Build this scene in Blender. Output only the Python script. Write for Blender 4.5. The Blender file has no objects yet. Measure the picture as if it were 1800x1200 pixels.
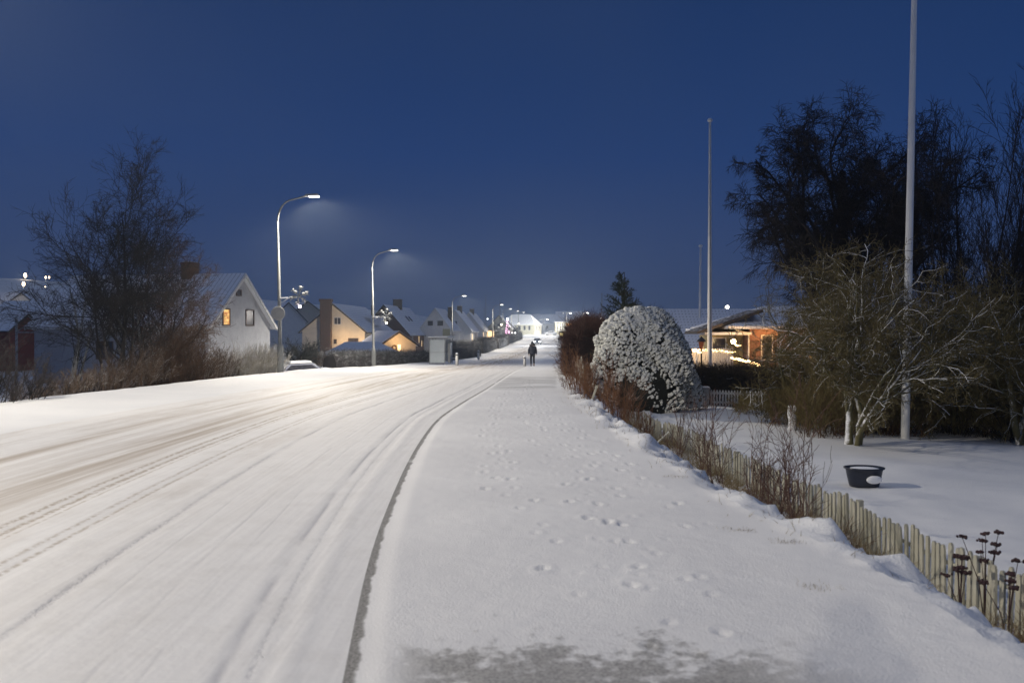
import bpy, bmesh, math, random
import numpy as np
from mathutils import Vector, Matrix
R = math.radians
SC = bpy.context.scene
COL = SC.collection

# ------------------------------------------------------------------ camera, world, exposure
cam_d = bpy.data.cameras.new('camera'); cam = bpy.data.objects.new('camera', cam_d); COL.objects.link(cam)
cam.location = (0, 0, 1.65); cam.rotation_euler = (R(90) - 0.010, 0, 0)
cam_d.sensor_width = 36; cam_d.lens = 30; cam_d.clip_end = 4000; cam_d.clip_start = 0.05
cam_d.dof.use_dof = True; cam_d.dof.focus_distance = 45; cam_d.dof.aperture_fstop = 2.4
SC.camera = cam
SC.view_settings.view_transform = 'Standard'; SC.view_settings.look = 'None'
SC.view_settings.exposure = 0.0; SC.view_settings.gamma = 1
SC.cycles.use_denoising = True; SC.cycles.sample_clamp_direct = 8
SC.cycles.volume_step_rate = 4; SC.cycles.volume_max_steps = 64
SC.cycles.max_bounces = 5; SC.cycles.diffuse_bounces = 2; SC.cycles.glossy_bounces = 2
SC.cycles.transmission_bounces = 4; SC.cycles.volume_bounces = 0; SC.cycles.sample_clamp_indirect = 2
SC.cycles.transparent_max_bounces = 6

W = bpy.data.worlds.new('World'); SC.world = W; W.use_nodes = True
nt = W.node_tree; nt.nodes.clear()
wo = nt.nodes.new('ShaderNodeOutputWorld'); bgA = nt.nodes.new('ShaderNodeBackground'); bgB = nt.nodes.new('ShaderNodeBackground')
add = nt.nodes.new('ShaderNodeAddShader')
sky = nt.nodes.new('ShaderNodeTexSky'); sky.sky_type = 'NISHITA'; sky.sun_disc = False
sky.sun_elevation = R(-7); sky.sun_rotation = R(200); sky.ozone_density = 4
nt.links.new(sky.outputs[0], bgA.inputs[0]); bgA.inputs[1].default_value = 0.10
tc = nt.nodes.new('ShaderNodeTexCoord'); sp = nt.nodes.new('ShaderNodeSeparateXYZ'); nt.links.new(tc.outputs['Generated'], sp.inputs[0])
rp = nt.nodes.new('ShaderNodeValToRGB'); nt.links.new(sp.outputs[2], rp.inputs[0])
e = rp.color_ramp.elements
e[0].position = 0.0; e[0].color = (.046, .074, .155, 1)
e[1].position = 1.0; e[1].color = (.20, .25, .38, 1)
for p_, c_ in ((.07, (.033, .064, .168, 1)), (.20, (.013, .047, .172, 1)), (.38, (.007, .032, .125, 1)), (.55, (.06, .088, .17, 1))):
    q = e.new(p_); q.color = c_
# thin cloud veil, paler to the sides
nz = nt.nodes.new('ShaderNodeTexNoise'); nz.inputs['Scale'].default_value = 1.6; nz.inputs['Detail'].default_value = 3
nt.links.new(tc.outputs['Generated'], nz.inputs['Vector'])
mr = nt.nodes.new('ShaderNodeMapRange'); nt.links.new(nz.outputs[0], mr.inputs[0])
mr.inputs[1].default_value = .45; mr.inputs[2].default_value = .75; mr.inputs[3].default_value = 0; mr.inputs[4].default_value = .35
mx = nt.nodes.new('ShaderNodeMix'); mx.data_type = 'RGBA'
nt.links.new(mr.outputs[0], mx.inputs[0]); nt.links.new(rp.outputs[0], mx.inputs[6]); mx.inputs[7].default_value = (.034, .062, .15, 1)
nt.links.new(mx.outputs[2], bgB.inputs[0]); bgB.inputs[1].default_value = 0.88
nt.links.new(bgA.outputs[0], add.inputs[0]); nt.links.new(bgB.outputs[0], add.inputs[1]); nt.links.new(add.outputs[0], wo.inputs[0])

TH = 0.010
def P(px, py, d):
    """world point seen at photo pixel (1800x1200) at depth y = d"""
    a = (px - 900) / 1500; b = (600 - py) / 1500
    dy = math.cos(TH) + b * math.sin(TH); dz = -math.sin(TH) + b * math.cos(TH)
    return Vector((a * d / dy, d, 1.65 + d * dz / dy))
def X(px, d): return (px - 900) / 1500 * d
def Z(py, d): return P(900, py, d).z

# ------------------------------------------------------------------ numeric helpers
def curve(pts):
    xs = np.array([p[0] for p in pts], float); ys = np.array([p[1] for p in pts], float)
    m = np.gradient(ys, xs)
    def f(y):
        y = np.clip(np.asarray(y, float), xs[0], xs[-1])
        i = np.clip(np.searchsorted(xs, y) - 1, 0, len(xs) - 2)
        h = xs[i + 1] - xs[i]; t = (y - xs[i]) / h
        return ((2*t**3 - 3*t**2 + 1) * ys[i] + (t**3 - 2*t**2 + t) * h * m[i] + (-2*t**3 + 3*t**2) * ys[i+1] + (t**3 - t**2) * h * m[i+1])
    return f
KERB = curve([(-30, 2.6), (-5, .25), (0, -.33), (4, -.8), (6, -1.02), (9.3, -1.25), (13, -1.4), (16.5, -1.43), (20, -1.25), (25.7, -.86), (34, -.4), (44, .1), (62, 1.0), (90, 2.8), (225, 11.8), (400, 23.5), (900, 57)])
LEFT = curve([(-30, -12), (0, -12.3), (20, -12.2), (25, -11.8), (39, -11.2), (60, -10.0), (75, -9.4), (100, -8.9), (115, -8.3), (153, -4.6), (187, -2.6), (230, -.8), (350, 7), (900, 45)])
RIGHT = curve([(-30, 4.5), (0, 2.6), (4.2, 2.55), (6.2, 2.45), (7.4, 2.2), (10, 2.0), (13.75, 1.7), (22, 1.55), (30, 2.0), (44, 2.8), (68, 4.1), (90, 5.8), (225, 14.8), (400, 27), (900, 62)])
ZB = curve([(-30, .1), (0, 0), (15, 0), (25, -.06), (39, -.22), (60, -.75), (75, -1.1), (95, -1.32), (115, -1.42), (153, -1.41), (187, -1.22), (230, -.65), (290, .3), (350, 1.25), (500, 2.3), (900, 4.0)])
def sm(a, b, x):
    t = np.clip((x - a) / (b - a), 0, 1); return t * t * (3 - 2 * t)
def _h(ix, iy, s):
    n = (ix.astype(np.int64) * 374761393 + iy.astype(np.int64) * 668265263 + s * 982451653) & 0xffffffff
    n = ((n ^ (n >> 13)) * 1274126177) & 0xffffffff
    return ((n ^ (n >> 16)) & 0xffff) / 65535.0
def vn(x, y, s=0):
    x = np.asarray(x, float); y = np.asarray(y, float)
    ix = np.floor(x); iy = np.floor(y); fx = x - ix; fy = y - iy
    fx = fx * fx * (3 - 2 * fx); fy = fy * fy * (3 - 2 * fy)
    a = _h(ix, iy, s); b = _h(ix + 1, iy, s); c = _h(ix, iy + 1, s); d = _h(ix + 1, iy + 1, s)
    return (a * (1 - fx) + b * fx) * (1 - fy) + (c * (1 - fx) + d * fx) * fy - .5
def fbm(x, y, s=0, o=3):
    r = 0; a = 1
    for k in range(o): r = r + a * vn(x * 2**k, y * 2**k, s + k); a *= .5
    return r
FOOT = []
_r = random.Random(4)
def trail(pts, step, w):
    k = 0
    for (x0, y0), (x1, y1) in zip(pts, pts[1:]):
        L = math.hypot(x1 - x0, y1 - y0); n = max(1, int(L / step))
        for i in range(n):
            t = i / n; s = 1 if k % 2 else -1; k += 1
            FOOT.append((x0 + (x1 - x0) * t + s * w + _r.uniform(-.07, .07), y0 + (y1 - y0) * t + _r.uniform(-.22, .22), _r.uniform(.2, 1)))
trail([(.85, 4.6), (.75, 6.5), (.6, 9.5), (.45, 13), (.2, 20), (.6, 30), (1.3, 44)], .36, .10)
trail([(1.3, 5.4), (.9, 7.5), (.95, 11), (.6, 16), (.4, 23), (.8, 32)], .36, .10)
trail([(-.15, 9), (-.35, 14), (-.3, 20), (.1, 28)], .36, .08)
trail([(1.05, 4.4), (1.0, 6), (.7, 8), (1.0, 12)], .36, .09)
trail([(.5, 5.2), (.2, 7), (-.1, 10), (-.2, 13)], .4, .08)
trail([(1.6, 7.0), (1.35, 10), (1.1, 15), (.7, 22)], .36, .08)
def prints(x, y):
    z = np.zeros_like(x)
    for (fx, fy, s) in FOOT:
        m = (np.abs(x - fx) < .3) & (np.abs(y - fy) < .35)
        if not m.any(): continue
        c_ = math.cos(fx * 37 + fy * 11) * .5; ax = x[m] - fx; ay = y[m] - fy; dx = (ax + ay * c_) / (.022 + .010 * s); dy = (ay - ax * c_) / (.04 + .02 * s)
        d = np.sqrt(dx * dx + dy * dy)
        z[m] += s * (-.028 * np.exp(-d**2 / 1.1) + .010 * np.exp(-(d - 1.8)**2 * 2.2))
    return z
def height(x, y):
    """snow surface height, everywhere"""
    x = np.asarray(x, float); y = np.asarray(y, float)
    z = ZB(y)
    k = KERB(y); l = LEFT(y); r = RIGHT(y)
    z = z + .022 * sm(k + .05, k + .22, x)                                   # pavement step under the snow
    t = x - r                                                               # right-hand bank
    amt = 1.12 + .25 * sm(0, 14, 14 - y) - .0 * y
    fade = 1 - .75 * sm(45, 90, y)
    wob = .35 * fbm(x * .0 + 3, y * .45, 5, 3)
    z = z - amt * fade * sm(.0 + wob * .6, 1.75 + wob, t)
    on = sm(-.15, .5, t) * (1 - sm(2.2, 4.5, t)) * (1 - sm(25, 60, y))
    z = z + on * (.26 * fbm(x * 1.7, y * 1.2, 11, 3) + .22 * np.abs(fbm(x * 4, y * 4, 17, 3)) + .05 * fbm(x * 14, y * 14, 19, 2) + .10 * sm(.7, 1.4, t) * (1 - sm(1.9, 2.3, t)))
    z = z + sm(2, 6, t) * (.10 * fbm(x * .5, y * .5, 21, 2) + .02 * fbm(x * 3, y * 3, 23, 2)) * (1 - .5 * sm(60, 200, y))
    z = z - sm(2, 20, t) * .35 * (1 - sm(60, 120, y))
    # left verge: low bank along the edge, then the gardens lie lower
    u = l - x
    z = z + .10 * np.exp(-((u + .9) / .9)**2) * (1 + .8 * fbm(x * .6, y * .35, 31, 2))
    z = z - 1.2 * sm(-.2, 3.2, u) * (1 - .5 * sm(200, 300, y))
    z = z + sm(0, 3, u) * .14 * fbm(x * .7, y * .7, 35, 3)
    z = z + sm(-3.5, -1.5, u) * .02 * fbm(x * 2, y * 2, 41, 2)
    # hill to the left and a low rise beyond
    z = z + 21 * sm(25, 190, u) * sm(110, 300, y) + 7 * sm(60, 260, t) * sm(160, 420, y)
    z = z + sm(300, 800, np.abs(x - 30)) * sm(150, 500, y) * 4
    near = (1 - sm(30, 60, y))
    z = z + near * sm(.1, .4, x - k) * (1 - sm(0, .4, t)) * (.012 * fbm(x * 1.3, y * 1.3, 51, 2) + .004 * fbm(x * 9, y * 9, 53, 2))
    # ruts and ridges left by wheels along the carriageway
    a = k - x
    rut = lambda c, w, h: h * np.exp(-((a - c - .05 * fbm(y * .25, y * 0, 61, 2)) / w)**2)
    z = z + near * (rut(.30, .05, .010) + rut(.42, .05, -.006) + rut(.58, .035, -.008) + rut(.68, .05, .004) + rut(1.88, .035, -.009) + rut(1.98, .05, .003)
                    + rut(3.9, .5, -.015) + rut(5.35, .25, -.015) + rut(4.7, .3, .015) + rut(6.2, .4, .03) + rut(3.1, .12, -.014) + rut(2.5, .1, -.010))
    return z
def G(x, y): return float(height(np.array([float(x)]), np.array([float(y)]))[0])

# ------------------------------------------------------------------ materials
class NT:
    def __init__(s, name):
        s.m = bpy.data.materials.new(name); s.m.use_nodes = True; s.t = s.m.node_tree; s.n = s.t.nodes; s.n.clear()
        s.out = s.n.new('ShaderNodeOutputMaterial'); s.b = s.n.new('ShaderNodeBsdfPrincipled')
        s.t.links.new(s.b.outputs[0], s.out.inputs[0])
    def put(s, sock, v):
        if hasattr(v, 'is_output'): s.t.links.new(v, sock)
        else: sock.default_value = v
    def math(s, op, a, b=0.0, clamp=False):
        n = s.n.new('ShaderNodeMath'); n.operation = op; n.use_clamp = clamp; s.put(n.inputs[0], a); s.put(n.inputs[1], b); return n.outputs[0]
    def sm(s, x, a, b, lo=0., hi=1.):
        n = s.n.new('ShaderNodeMapRange'); n.interpolation_type = 'SMOOTHSTEP'; s.put(n.inputs[0], x)
        n.inputs[1].default_value = a; n.inputs[2].default_value = b; n.inputs[3].default_value = lo; n.inputs[4].default_value = hi; return n.outputs[0]
    def noise(s, vec, scale, detail=3, rough=.55):
        n = s.n.new('ShaderNodeTexNoise'); s.put(n.inputs['Vector'], vec); n.inputs['Scale'].default_value = scale
        n.inputs['Detail'].default_value = detail; n.inputs['Roughness'].default_value = rough; return n.outputs[0]
    def scale(s, vec, v):
        n = s.n.new('ShaderNodeVectorMath'); n.operation = 'MULTIPLY'; s.put(n.inputs[0], vec); n.inputs[1].default_value = v; return n.outputs[0]
    def mix(s, f, a, b):
        n = s.n.new('ShaderNodeMix'); n.data_type = 'RGBA'; s.put(n.inputs[0], f); s.put(n.inputs[6], a if hasattr(a, 'is_output') else (*a, 1)); s.put(n.inputs[7], b if hasattr(b, 'is_output') else (*b, 1)); return n.outputs[2]
    def sep(s, v):
        n = s.n.new('ShaderNodeSeparateXYZ'); s.put(n.inputs[0], v); return n.outputs
    def pos(s): return s.n.new('ShaderNodeNewGeometry').outputs['Position']
    def nrm(s): return s.n.new('ShaderNodeNewGeometry').outputs['Normal']
    def obj(s): return s.n.new('ShaderNodeTexCoord').outputs['Object']
    def uv(s): return s.n.new('ShaderNodeTexCoord').outputs['UV']
    def bump(s, h, dist=.02, st=1.0):
        n = s.n.new('ShaderNodeBump'); n.inputs['Strength'].default_value = st; n.inputs['Distance'].default_value = dist; s.put(n.inputs['Height'], h)
        s.t.links.new(n.outputs[0], s.b.inputs['Normal'])
    def base(s, c): s.put(s.b.inputs['Base Color'], c if hasattr(c, 'is_output') else (*c, 1))
    def rough(s, r): s.put(s.b.inputs['Roughness'], r)
SNOW = (.80, .81, .83); DIRTY = (.38, .32, .26)
def M_plain(name, c, rough=.7, var=.2, sc=6, metal=0, bump=0):
    t = NT(name); n = t.noise(t.obj(), sc, 4)
    t.base(t.mix(t.sm(n, .3, .7), tuple(v * (1 - var) for v in c), tuple(min(1, v * (1 + var)) for v in c))); t.rough(rough)
    t.b.inputs['Metallic'].default_value = metal
    if bump: t.bump(n, bump)
    return t.m
def M_emit(name, c, st):
    t = NT(name); t.base((.8, .8, .8)); t.b.inputs['Emission Color'].default_value = (*c, 1); t.b.inputs['Emission Strength'].default_value = st; return t.m
def M_snowed(name, c, lo=.15, hi=.7, side=(0, 0, 1), c2=None, sc=4, snow=(.78, .79, .82)):
    """a surface with snow lying on its upward (or windward) faces"""
    t = NT(name); g = t.nrm(); n = t.n.new('ShaderNodeVectorMath'); n.operation = 'DOT_PRODUCT'; t.put(n.inputs[0], g); n.inputs[1].default_value = side
    d = t.math('ADD', n.outputs['Value'], t.math('MULTIPLY', t.math('SUBTRACT', t.noise(t.pos(), sc, 3), .5), 1.6))
    b = t.mix(t.noise(t.pos(), 2.5, 3), c, c2 or tuple(v * 1.6 for v in c))
    t.base(t.mix(t.sm(d, lo, hi), b, snow)); t.rough(.85); return t.m

def M_ground():
    t = NT('snow'); p = t.pos(); uv = t.sep(t.uv())
    n1 = t.noise(p, .35, 4); n2 = t.noise(p, 9, 4)
    c = t.mix(t.sm(n1, .35, .65), (.76, .765, .77), (.82, .82, .82))
    # grass poking through on the bank beside the pavement (uv.x = metres right of its edge)
    poke = t.math('MULTIPLY', t.math('MULTIPLY', t.sm(uv[0], -.3, .5), t.sm(uv[0], 3.2, 1.8)), t.sm(uv[1], 60, 30))
    g = t.math('MULTIPLY', poke, t.sm(t.noise(p, 5.5, 5, .7), .60, .72))
    c = t.mix(t.math('MULTIPLY', g, .75), c, (.15, .135, .10))
    t.base(c); t.rough(.75)
    t.bump(t.math('ADD', t.math('MULTIPLY', n2, .5), t.noise(p, 45, 2)), .012, .6); t.b.inputs['Subsurface Weight'].default_value = 0
    return t.m
def M_walk():
    t = NT('snow_on_pavement'); p = t.pos(); uv = t.sep(t.uv()); u, v = uv[0], uv[1]
    n = t.noise(p, 1.6, 6, .62); nf = t.noise(p, 14, 4); nn = t.noise(p, 70, 3)
    c = t.mix(t.sm(t.noise(p, .5, 3), .35, .65), (.75, .745, .74), (.81, .805, .795))
    # bare asphalt: in front of the photographer and where a driveway crosses
    nb = t.noise(p, 3.2, 6, .7); a = t.math('SUBTRACT', t.math('ADD', t.math('MULTIPLY', t.math('SUBTRACT', nb, .5), 2.2), t.math('MULTIPLY', t.math('SUBTRACT', nf, .5), 1.1)), t.math('SUBTRACT', v, 4.38))
    m1 = t.math('MULTIPLY', t.sm(a, -.14, .34), t.sm(u, .12, .5))
    m1 = t.math('MULTIPLY', m1, t.sm(u, 2.7, 1.7))
    str_ = t.noise(t.scale(p, (.5, 1.3, 1)), 1.1, 4)
    m2 = t.math('MULTIPLY', t.math('MULTIPLY', t.sm(v, 24.5, 27), t.sm(v, 37, 33)), t.math('MULTIPLY', t.sm(u, .05, .3), t.sm(u, 2.25, 2.1)))
    m2 = t.math('MULTIPLY', m2, t.sm(str_, .36, .56))
    kw = t.math('ADD', u, t.math('MULTIPLY', t.math('SUBTRACT', t.noise(p, 5, 5, .7), .5), .10))
    m3 = t.math('MULTIPLY', t.sm(kw, .070, .045), t.sm(v, 60, 18, .15, 1))
    m3 = t.math('MULTIPLY', m3, t.sm(t.noise(t.scale(p, (1, .5, 1)), 1.3, 3), .24, .42))
    asph = t.mix(t.sm(nn, .35, .65), (.10, .095, .09), (.33, .32, .30))
    mm = t.math('MAXIMUM', t.math('MULTIPLY', m1, .78), t.math('MULTIPLY', m2, .42))
    mm = t.math('MAXIMUM', mm, t.math('MULTIPLY', m3, .95))
    fine = t.math('MULTIPLY', t.sm(nf, .70, .76), .25)
    mm = t.math('MAXIMUM', mm, t.math('MULTIPLY', fine, t.sm(n, .5, .6)))
    t.base(t.mix(mm, c, asph)); t.rough(.7)
    t.bump(t.math('ADD', t.math('MULTIPLY', nf, .6), nn), .008, .6)
    return t.m
def M_road():
    t = NT('snow_on_road'); p = t.pos(); uv = t.sep(t.uv()); v = uv[1]
    yy = t.scale(p, (2.2, .05, 0)); a0 = t.math('MULTIPLY', uv[0], -1.0)
    wob = t.math('MULTIPLY', t.math('SUBTRACT', t.noise(t.scale(p, (.02, .12, 0)), 1, 3), .5), .22)
    a = t.math('ADD', a0, wob)
    nf = t.noise(p, 11, 4); nn = t.noise(p, 60, 3)
    streak = t.noise(t.scale(p, (5, .12, 0)), 1, 5, .65); streak2 = t.noise(t.scale(p, (22, .5, 0)), 1, 3)
    def band(c, w, s, m=None):
        q = t.math('DIVIDE', t.math('SUBTRACT', a, c), w); g = t.math('EXPONENT', t.math('MULTIPLY', t.math('MULTIPLY', q, q), -1.0))
        g = t.math('MULTIPLY', g, s)
        if m is not None: g = t.math('MULTIPLY', g, m)
        return g
    br = t.sm(t.noise(p, 16, 4, .7), .40, .58, .10, 1.0); bs = t.sm(streak, .35, .62, .15, 1.0); gaps = t.sm(t.noise(t.scale(p, (.3, .35, 0)), 1, 4), .38, .52)
    d = band(3.9, .6, .9, bs)
    for c, w, s, m in ((5.3, .24, .9, bs), (6.0, .12, .4, bs), (4.75, .3, .35, bs), (3.24, .035, 1.3, br), (3.11, .035, 1.4, br), (3.0, .022, .9, br), (2.62, .026, .8, br), (2.5, .026, .9, br), (1.3, .25, .10, bs), (2.1, .5, .14, bs)):
        d = t.math('MAXIMUM', d, band(c, w, s, m))
    d = t.math('ADD', d, t.math('MULTIPLY', t.sm(v, 8, 80), t.math('MULTIPLY', bs, .30)))
    g = band(1.88, .028, .42, t.math('MULTIPLY', br, t.sm(gaps, 0, 1, .35, 1)))
    for c, w, s, m in ((.58, .026, .38, gaps), (.44, .018, .18, br), (1.2, .018, .16, gaps), (.95, .014, .12, gaps), (1.55, .015, .12, gaps)):
        g = t.math('MAXIMUM', g, band(c, w, s, m))
    blot = t.math('MULTIPLY', t.sm(t.noise(p, 6, 4, .7), .66, .74), t.sm(streak, .5, .62, 0, .28))
    g = t.math('MAXIMUM', g, blot)
    c = t.mix(t.sm(streak2, .3, .7), (.74, .73, .72), (.81, .80, .785)); c = t.mix(t.math('MULTIPLY', t.sm(t.noise(p, 2.6, 6, .7), .45, .68), .22), c, (.55, .53, .50))
    d = t.math('MINIMUM', d, 1.0); d2 = t.math('MULTIPLY', t.math('MULTIPLY', t.sm(t.noise(t.scale(p, (1.2, .25, 0)), 1, 5, .7), .45, .7), t.sm(a, 1.0, 2.5)), .35); d = t.math('MAXIMUM', d, d2); c = t.mix(d, c, DIRTY); c = t.mix(g, c, (.33, .325, .36))
    t.base(c); t.rough(.68)
    hgt = t.math('SUBTRACT', t.math('ADD', t.math('MULTIPLY', nf, .9), t.math('MULTIPLY', streak2, .28)), t.math('MULTIPLY', g, 2.5))
    t.bump(hgt, .008, .7)
    return t.m

# ------------------------------------------------------------------ object helpers
def tag(o, label=None, cat=None, group=None, kind=None):
    if label: o['label'] = label
    if cat: o['category'] = cat
    if group: o['group'] = group
    if kind: o['kind'] = kind
    return o
def thing(name, label, cat, loc=(0, 0, 0), rz=0, group=None):
    o = bpy.data.objects.new(name, None); COL.objects.link(o); o.location = loc; o.rotation_euler = (0, 0, rz); o.empty_display_size = .3
    return tag(o, label, cat, group)
def link(name, me, mat, parent=None, smooth=False):
    me.name = name
    o = bpy.data.objects.new(name, me); COL.objects.link(o)
    for m in (mat if isinstance(mat, (list, tuple)) else [mat]): me.materials.append(m)
    if smooth: me.polygons.foreach_set('use_smooth', [True] * len(me.polygons))
    if parent is not None: o.parent = parent
    return o
def np_mesh(V, F, ks=None):
    """V (n,3); F (m,k) index array, or list of such arrays"""
    me = bpy.data.meshes.new('m'); V = np.asarray(V, np.float32)
    Fs = F if isinstance(F, list) else [F]
    me.vertices.add(len(V)); me.vertices.foreach_set('co', V.ravel())
    tot = np.concatenate([np.full(len(f), f.shape[1], np.int32) for f in Fs]); idx = np.concatenate([f.ravel() for f in Fs]).astype(np.int32)
    me.loops.add(len(idx)); me.loops.foreach_set('vertex_index', idx)
    me.polygons.add(len(tot)); st = np.concatenate([[0], np.cumsum(tot)[:-1]]).astype(np.int32)
    me.polygons.foreach_set('loop_start', st); me.polygons.foreach_set('loop_total', tot)
    me.update(calc_edges=True); me.validate(); return me
class MB:
    def __init__(s): s.v = []; s.f = []
    def add(s, vs, fs, M=None):
        b = len(s.v)
        s.v += [tuple(M @ Vector(p)) if M else tuple(p) for p in vs]; s.f += [tuple(b + i for i in f) for f in fs]; return s
    def box(s, x0, x1, y0, y1, z0, z1, M=None):
        return s.add([(x0, y0, z0), (x1, y0, z0), (x1, y1, z0), (x0, y1, z0), (x0, y0, z1), (x1, y0, z1), (x1, y1, z1), (x0, y1, z1)],
                     [(0, 3, 2, 1), (4, 5, 6, 7), (0, 1, 5, 4), (1, 2, 6, 5), (2, 3, 7, 6), (3, 0, 4, 7)], M)
    def prism(s, poly, z0, z1, M=None):
        n = len(poly)
        return s.add([(x, y, z0) for x, y in poly] + [(x, y, z1) for x, y in poly],
                     [tuple(range(n))[::-1], tuple(range(n, 2 * n))] + [(i, (i + 1) % n, n + (i + 1) % n, n + i) for i in range(n)], M)
    def tube(s, pts, rad, k=8, cap=True, M=None):
        pts = [Vector(p) for p in pts]; rad = rad if isinstance(rad, (list, tuple)) else [rad] * len(pts)
        vs = []; fs = []; n = len(pts); up = None
        for i, p in enumerate(pts):
            t = (pts[min(i + 1, n - 1)] - pts[max(i - 1, 0)]).normalized()
            if up is None: up = t.orthogonal().normalized()
            a = (up - t * up.dot(t)); a = a.normalized() if a.length > 1e-6 else t.orthogonal().normalized(); up = a; b = t.cross(a)
            vs += [p + (a * math.cos(6.28318 * j / k) + b * math.sin(6.28318 * j / k)) * rad[i] for j in range(k)]
        for i in range(n - 1): fs += [(i*k + j, i*k + (j+1) % k, (i+1)*k + (j+1) % k, (i+1)*k + j) for j in range(k)]
        if cap: fs += [tuple(range(k))[::-1], tuple(range((n-1)*k, n*k))]
        return s.add(vs, fs, M)
    def lathe(s, prof, k=16, M=None):
        vs = [(r * math.cos(6.28318*j/k), r * math.sin(6.28318*j/k), z) for r, z in prof for j in range(k)]; n = len(prof)
        fs = [(i*k + j, i*k + (j+1) % k, (i+1)*k + (j+1) % k, (i+1)*k + j) for i in range(n-1) for j in range(k)]
        fs += [tuple(range(k))[::-1], tuple(range((n-1)*k, n*k))]
        return s.add(vs, fs, M)
    def ball(s, c, r, sc=(1, 1, 1), k=10, M=None):
        prof = [(r * math.sin(math.pi * i / (k//2 + 2)), -r * math.cos(math.pi * i / (k//2 + 2))) for i in range(1, k//2 + 2)]
        T = Matrix.Translation(c) @ Matrix.Diagonal((*sc, 1))
        return s.lathe(prof, k, (M @ T) if M else T)
    def build(s, name, mat, parent=None, smooth=False, bevel=0):
        me = bpy.data.meshes.new(name); me.from_pydata([tuple(v) for v in s.v], [], s.f); me.update()
        o = link(name, me, mat, parent, smooth)
        if bevel:
            b = o.modifiers.new('b', 'BEVEL'); b.width = bevel; b.segments = 2; b.limit_method = 'ANGLE'
        return o
def Tm(x, y, z=0, rz=0): return Matrix.Translation((x, y, z)) @ Matrix.Rotation(rz, 4, 'Z')
def copy_tree(o, parent=None):
    c = o.copy(); COL.objects.link(c)
    if parent is not None: c.parent = parent
    for ch in list(o.children): copy_tree(ch, c)
    return c

# numpy branching
def orth(T):
    ref = np.where(np.abs(T[..., 2:3]) < .9, np.array([0, 0, 1.]), np.array([1., 0, 0])); A = np.cross(T, ref); A /= np.linalg.norm(A, axis=-1, keepdims=True) + 1e-9
    return A, np.cross(T, A)
def unit(V): return V / (np.linalg.norm(V, axis=-1, keepdims=True) + 1e-9)
def march(rng, P0, D0, L, r0, r1, n, wob, up):
    N = len(P0); P = np.zeros((N, n, 3)); P[:, 0] = P0; D = D0.copy()
    for i in range(1, n):
        D = unit(D + rng.normal(0, wob, (N, 3)) + np.array([0, 0, up])); P[:, i] = P[:, i-1] + D * (L / (n - 1))[:, None]
    t = np.linspace(0, 1, n)[None, :]
    return P, r0[:, None] * (1 - t) + r1[:, None] * t
def sprout(rng, Pp, Rp, cnt, t0, ang, lr, rr, n, wob, up, lshape=.6, jit=.3, rmin=.004, bias=None, tip=.35):
    N, m, _ = Pp.shape
    t = t0 + (1 - t0) * (np.arange(cnt)[None, :] + rng.random((N, cnt))) / cnt
    f = np.clip(t * (m - 1), 0, m - 1.001); i = f.astype(int); w = (f - i)[..., None]; I = np.arange(N)[:, None]
    A = Pp[I, i]; B = Pp[I, i+1]; pos = A * (1 - w) + B * w; T = unit(B - A); a, b = orth(T)
    az = rng.random((N, cnt, 1)) * 6.283 ; an = (ang * (1 + rng.normal(0, .22, (N, cnt, 1))))
    D = T * np.cos(an) + (a * np.cos(az) + b * np.sin(az)) * np.sin(an)
    if bias is not None: D = unit(D + np.array(bias))
    Lp = np.linalg.norm(np.diff(Pp, axis=1), axis=2).sum(1)[:, None]
    L = Lp * lr * (1 - lshape * t) * (1 + rng.uniform(-jit, jit, (N, cnt)))
    R_ = np.maximum((Rp[I, i] * (1 - w[..., 0]) + Rp[I, i+1] * w[..., 0]) * rr, rmin)
    K = N * cnt
    return march(rng, pos.reshape(K, 3), D.reshape(K, 3), L.reshape(K), R_.reshape(K), np.maximum(R_.reshape(K) * tip, rmin * .6), n, wob, up)
def tubes(levels, ks):
    Vs = []; Fs = []; off = 0
    for (Pp, Rp), k in zip(levels, ks):
        N, n, _ = Pp.shape
        T = np.empty_like(Pp); T[:, 1:-1] = Pp[:, 2:] - Pp[:, :-2] if n > 2 else 0; T[:, 0] = Pp[:, 1] - Pp[:, 0]; T[:, -1] = Pp[:, -1] - Pp[:, -2]; T = unit(T)
        a, b = orth(T); an = np.arange(k) * 6.28318 / k
        V = Pp[:, :, None] + (a[:, :, None] * np.cos(an)[:, None] + b[:, :, None] * np.sin(an)[:, None]) * Rp[:, :, None, None]
        Vs.append(V.reshape(-1, 3)); base = off + (np.arange(N) * n * k)[:, None, None] + (np.arange(n - 1) * k)[None, :, None]; j = np.arange(k)[None, None]
        j2 = (np.arange(k) + 1) % k; j2 = j2[None, None]
        Fs.append(np.stack([base + j, base + j2, base + k + j2, base + k + j], -1).reshape(-1, 4)); off += N * n * k
    return np.concatenate(Vs), np.concatenate(Fs)
def tmesh(levels, ks): return np_mesh(*tubes(levels, ks))

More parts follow.
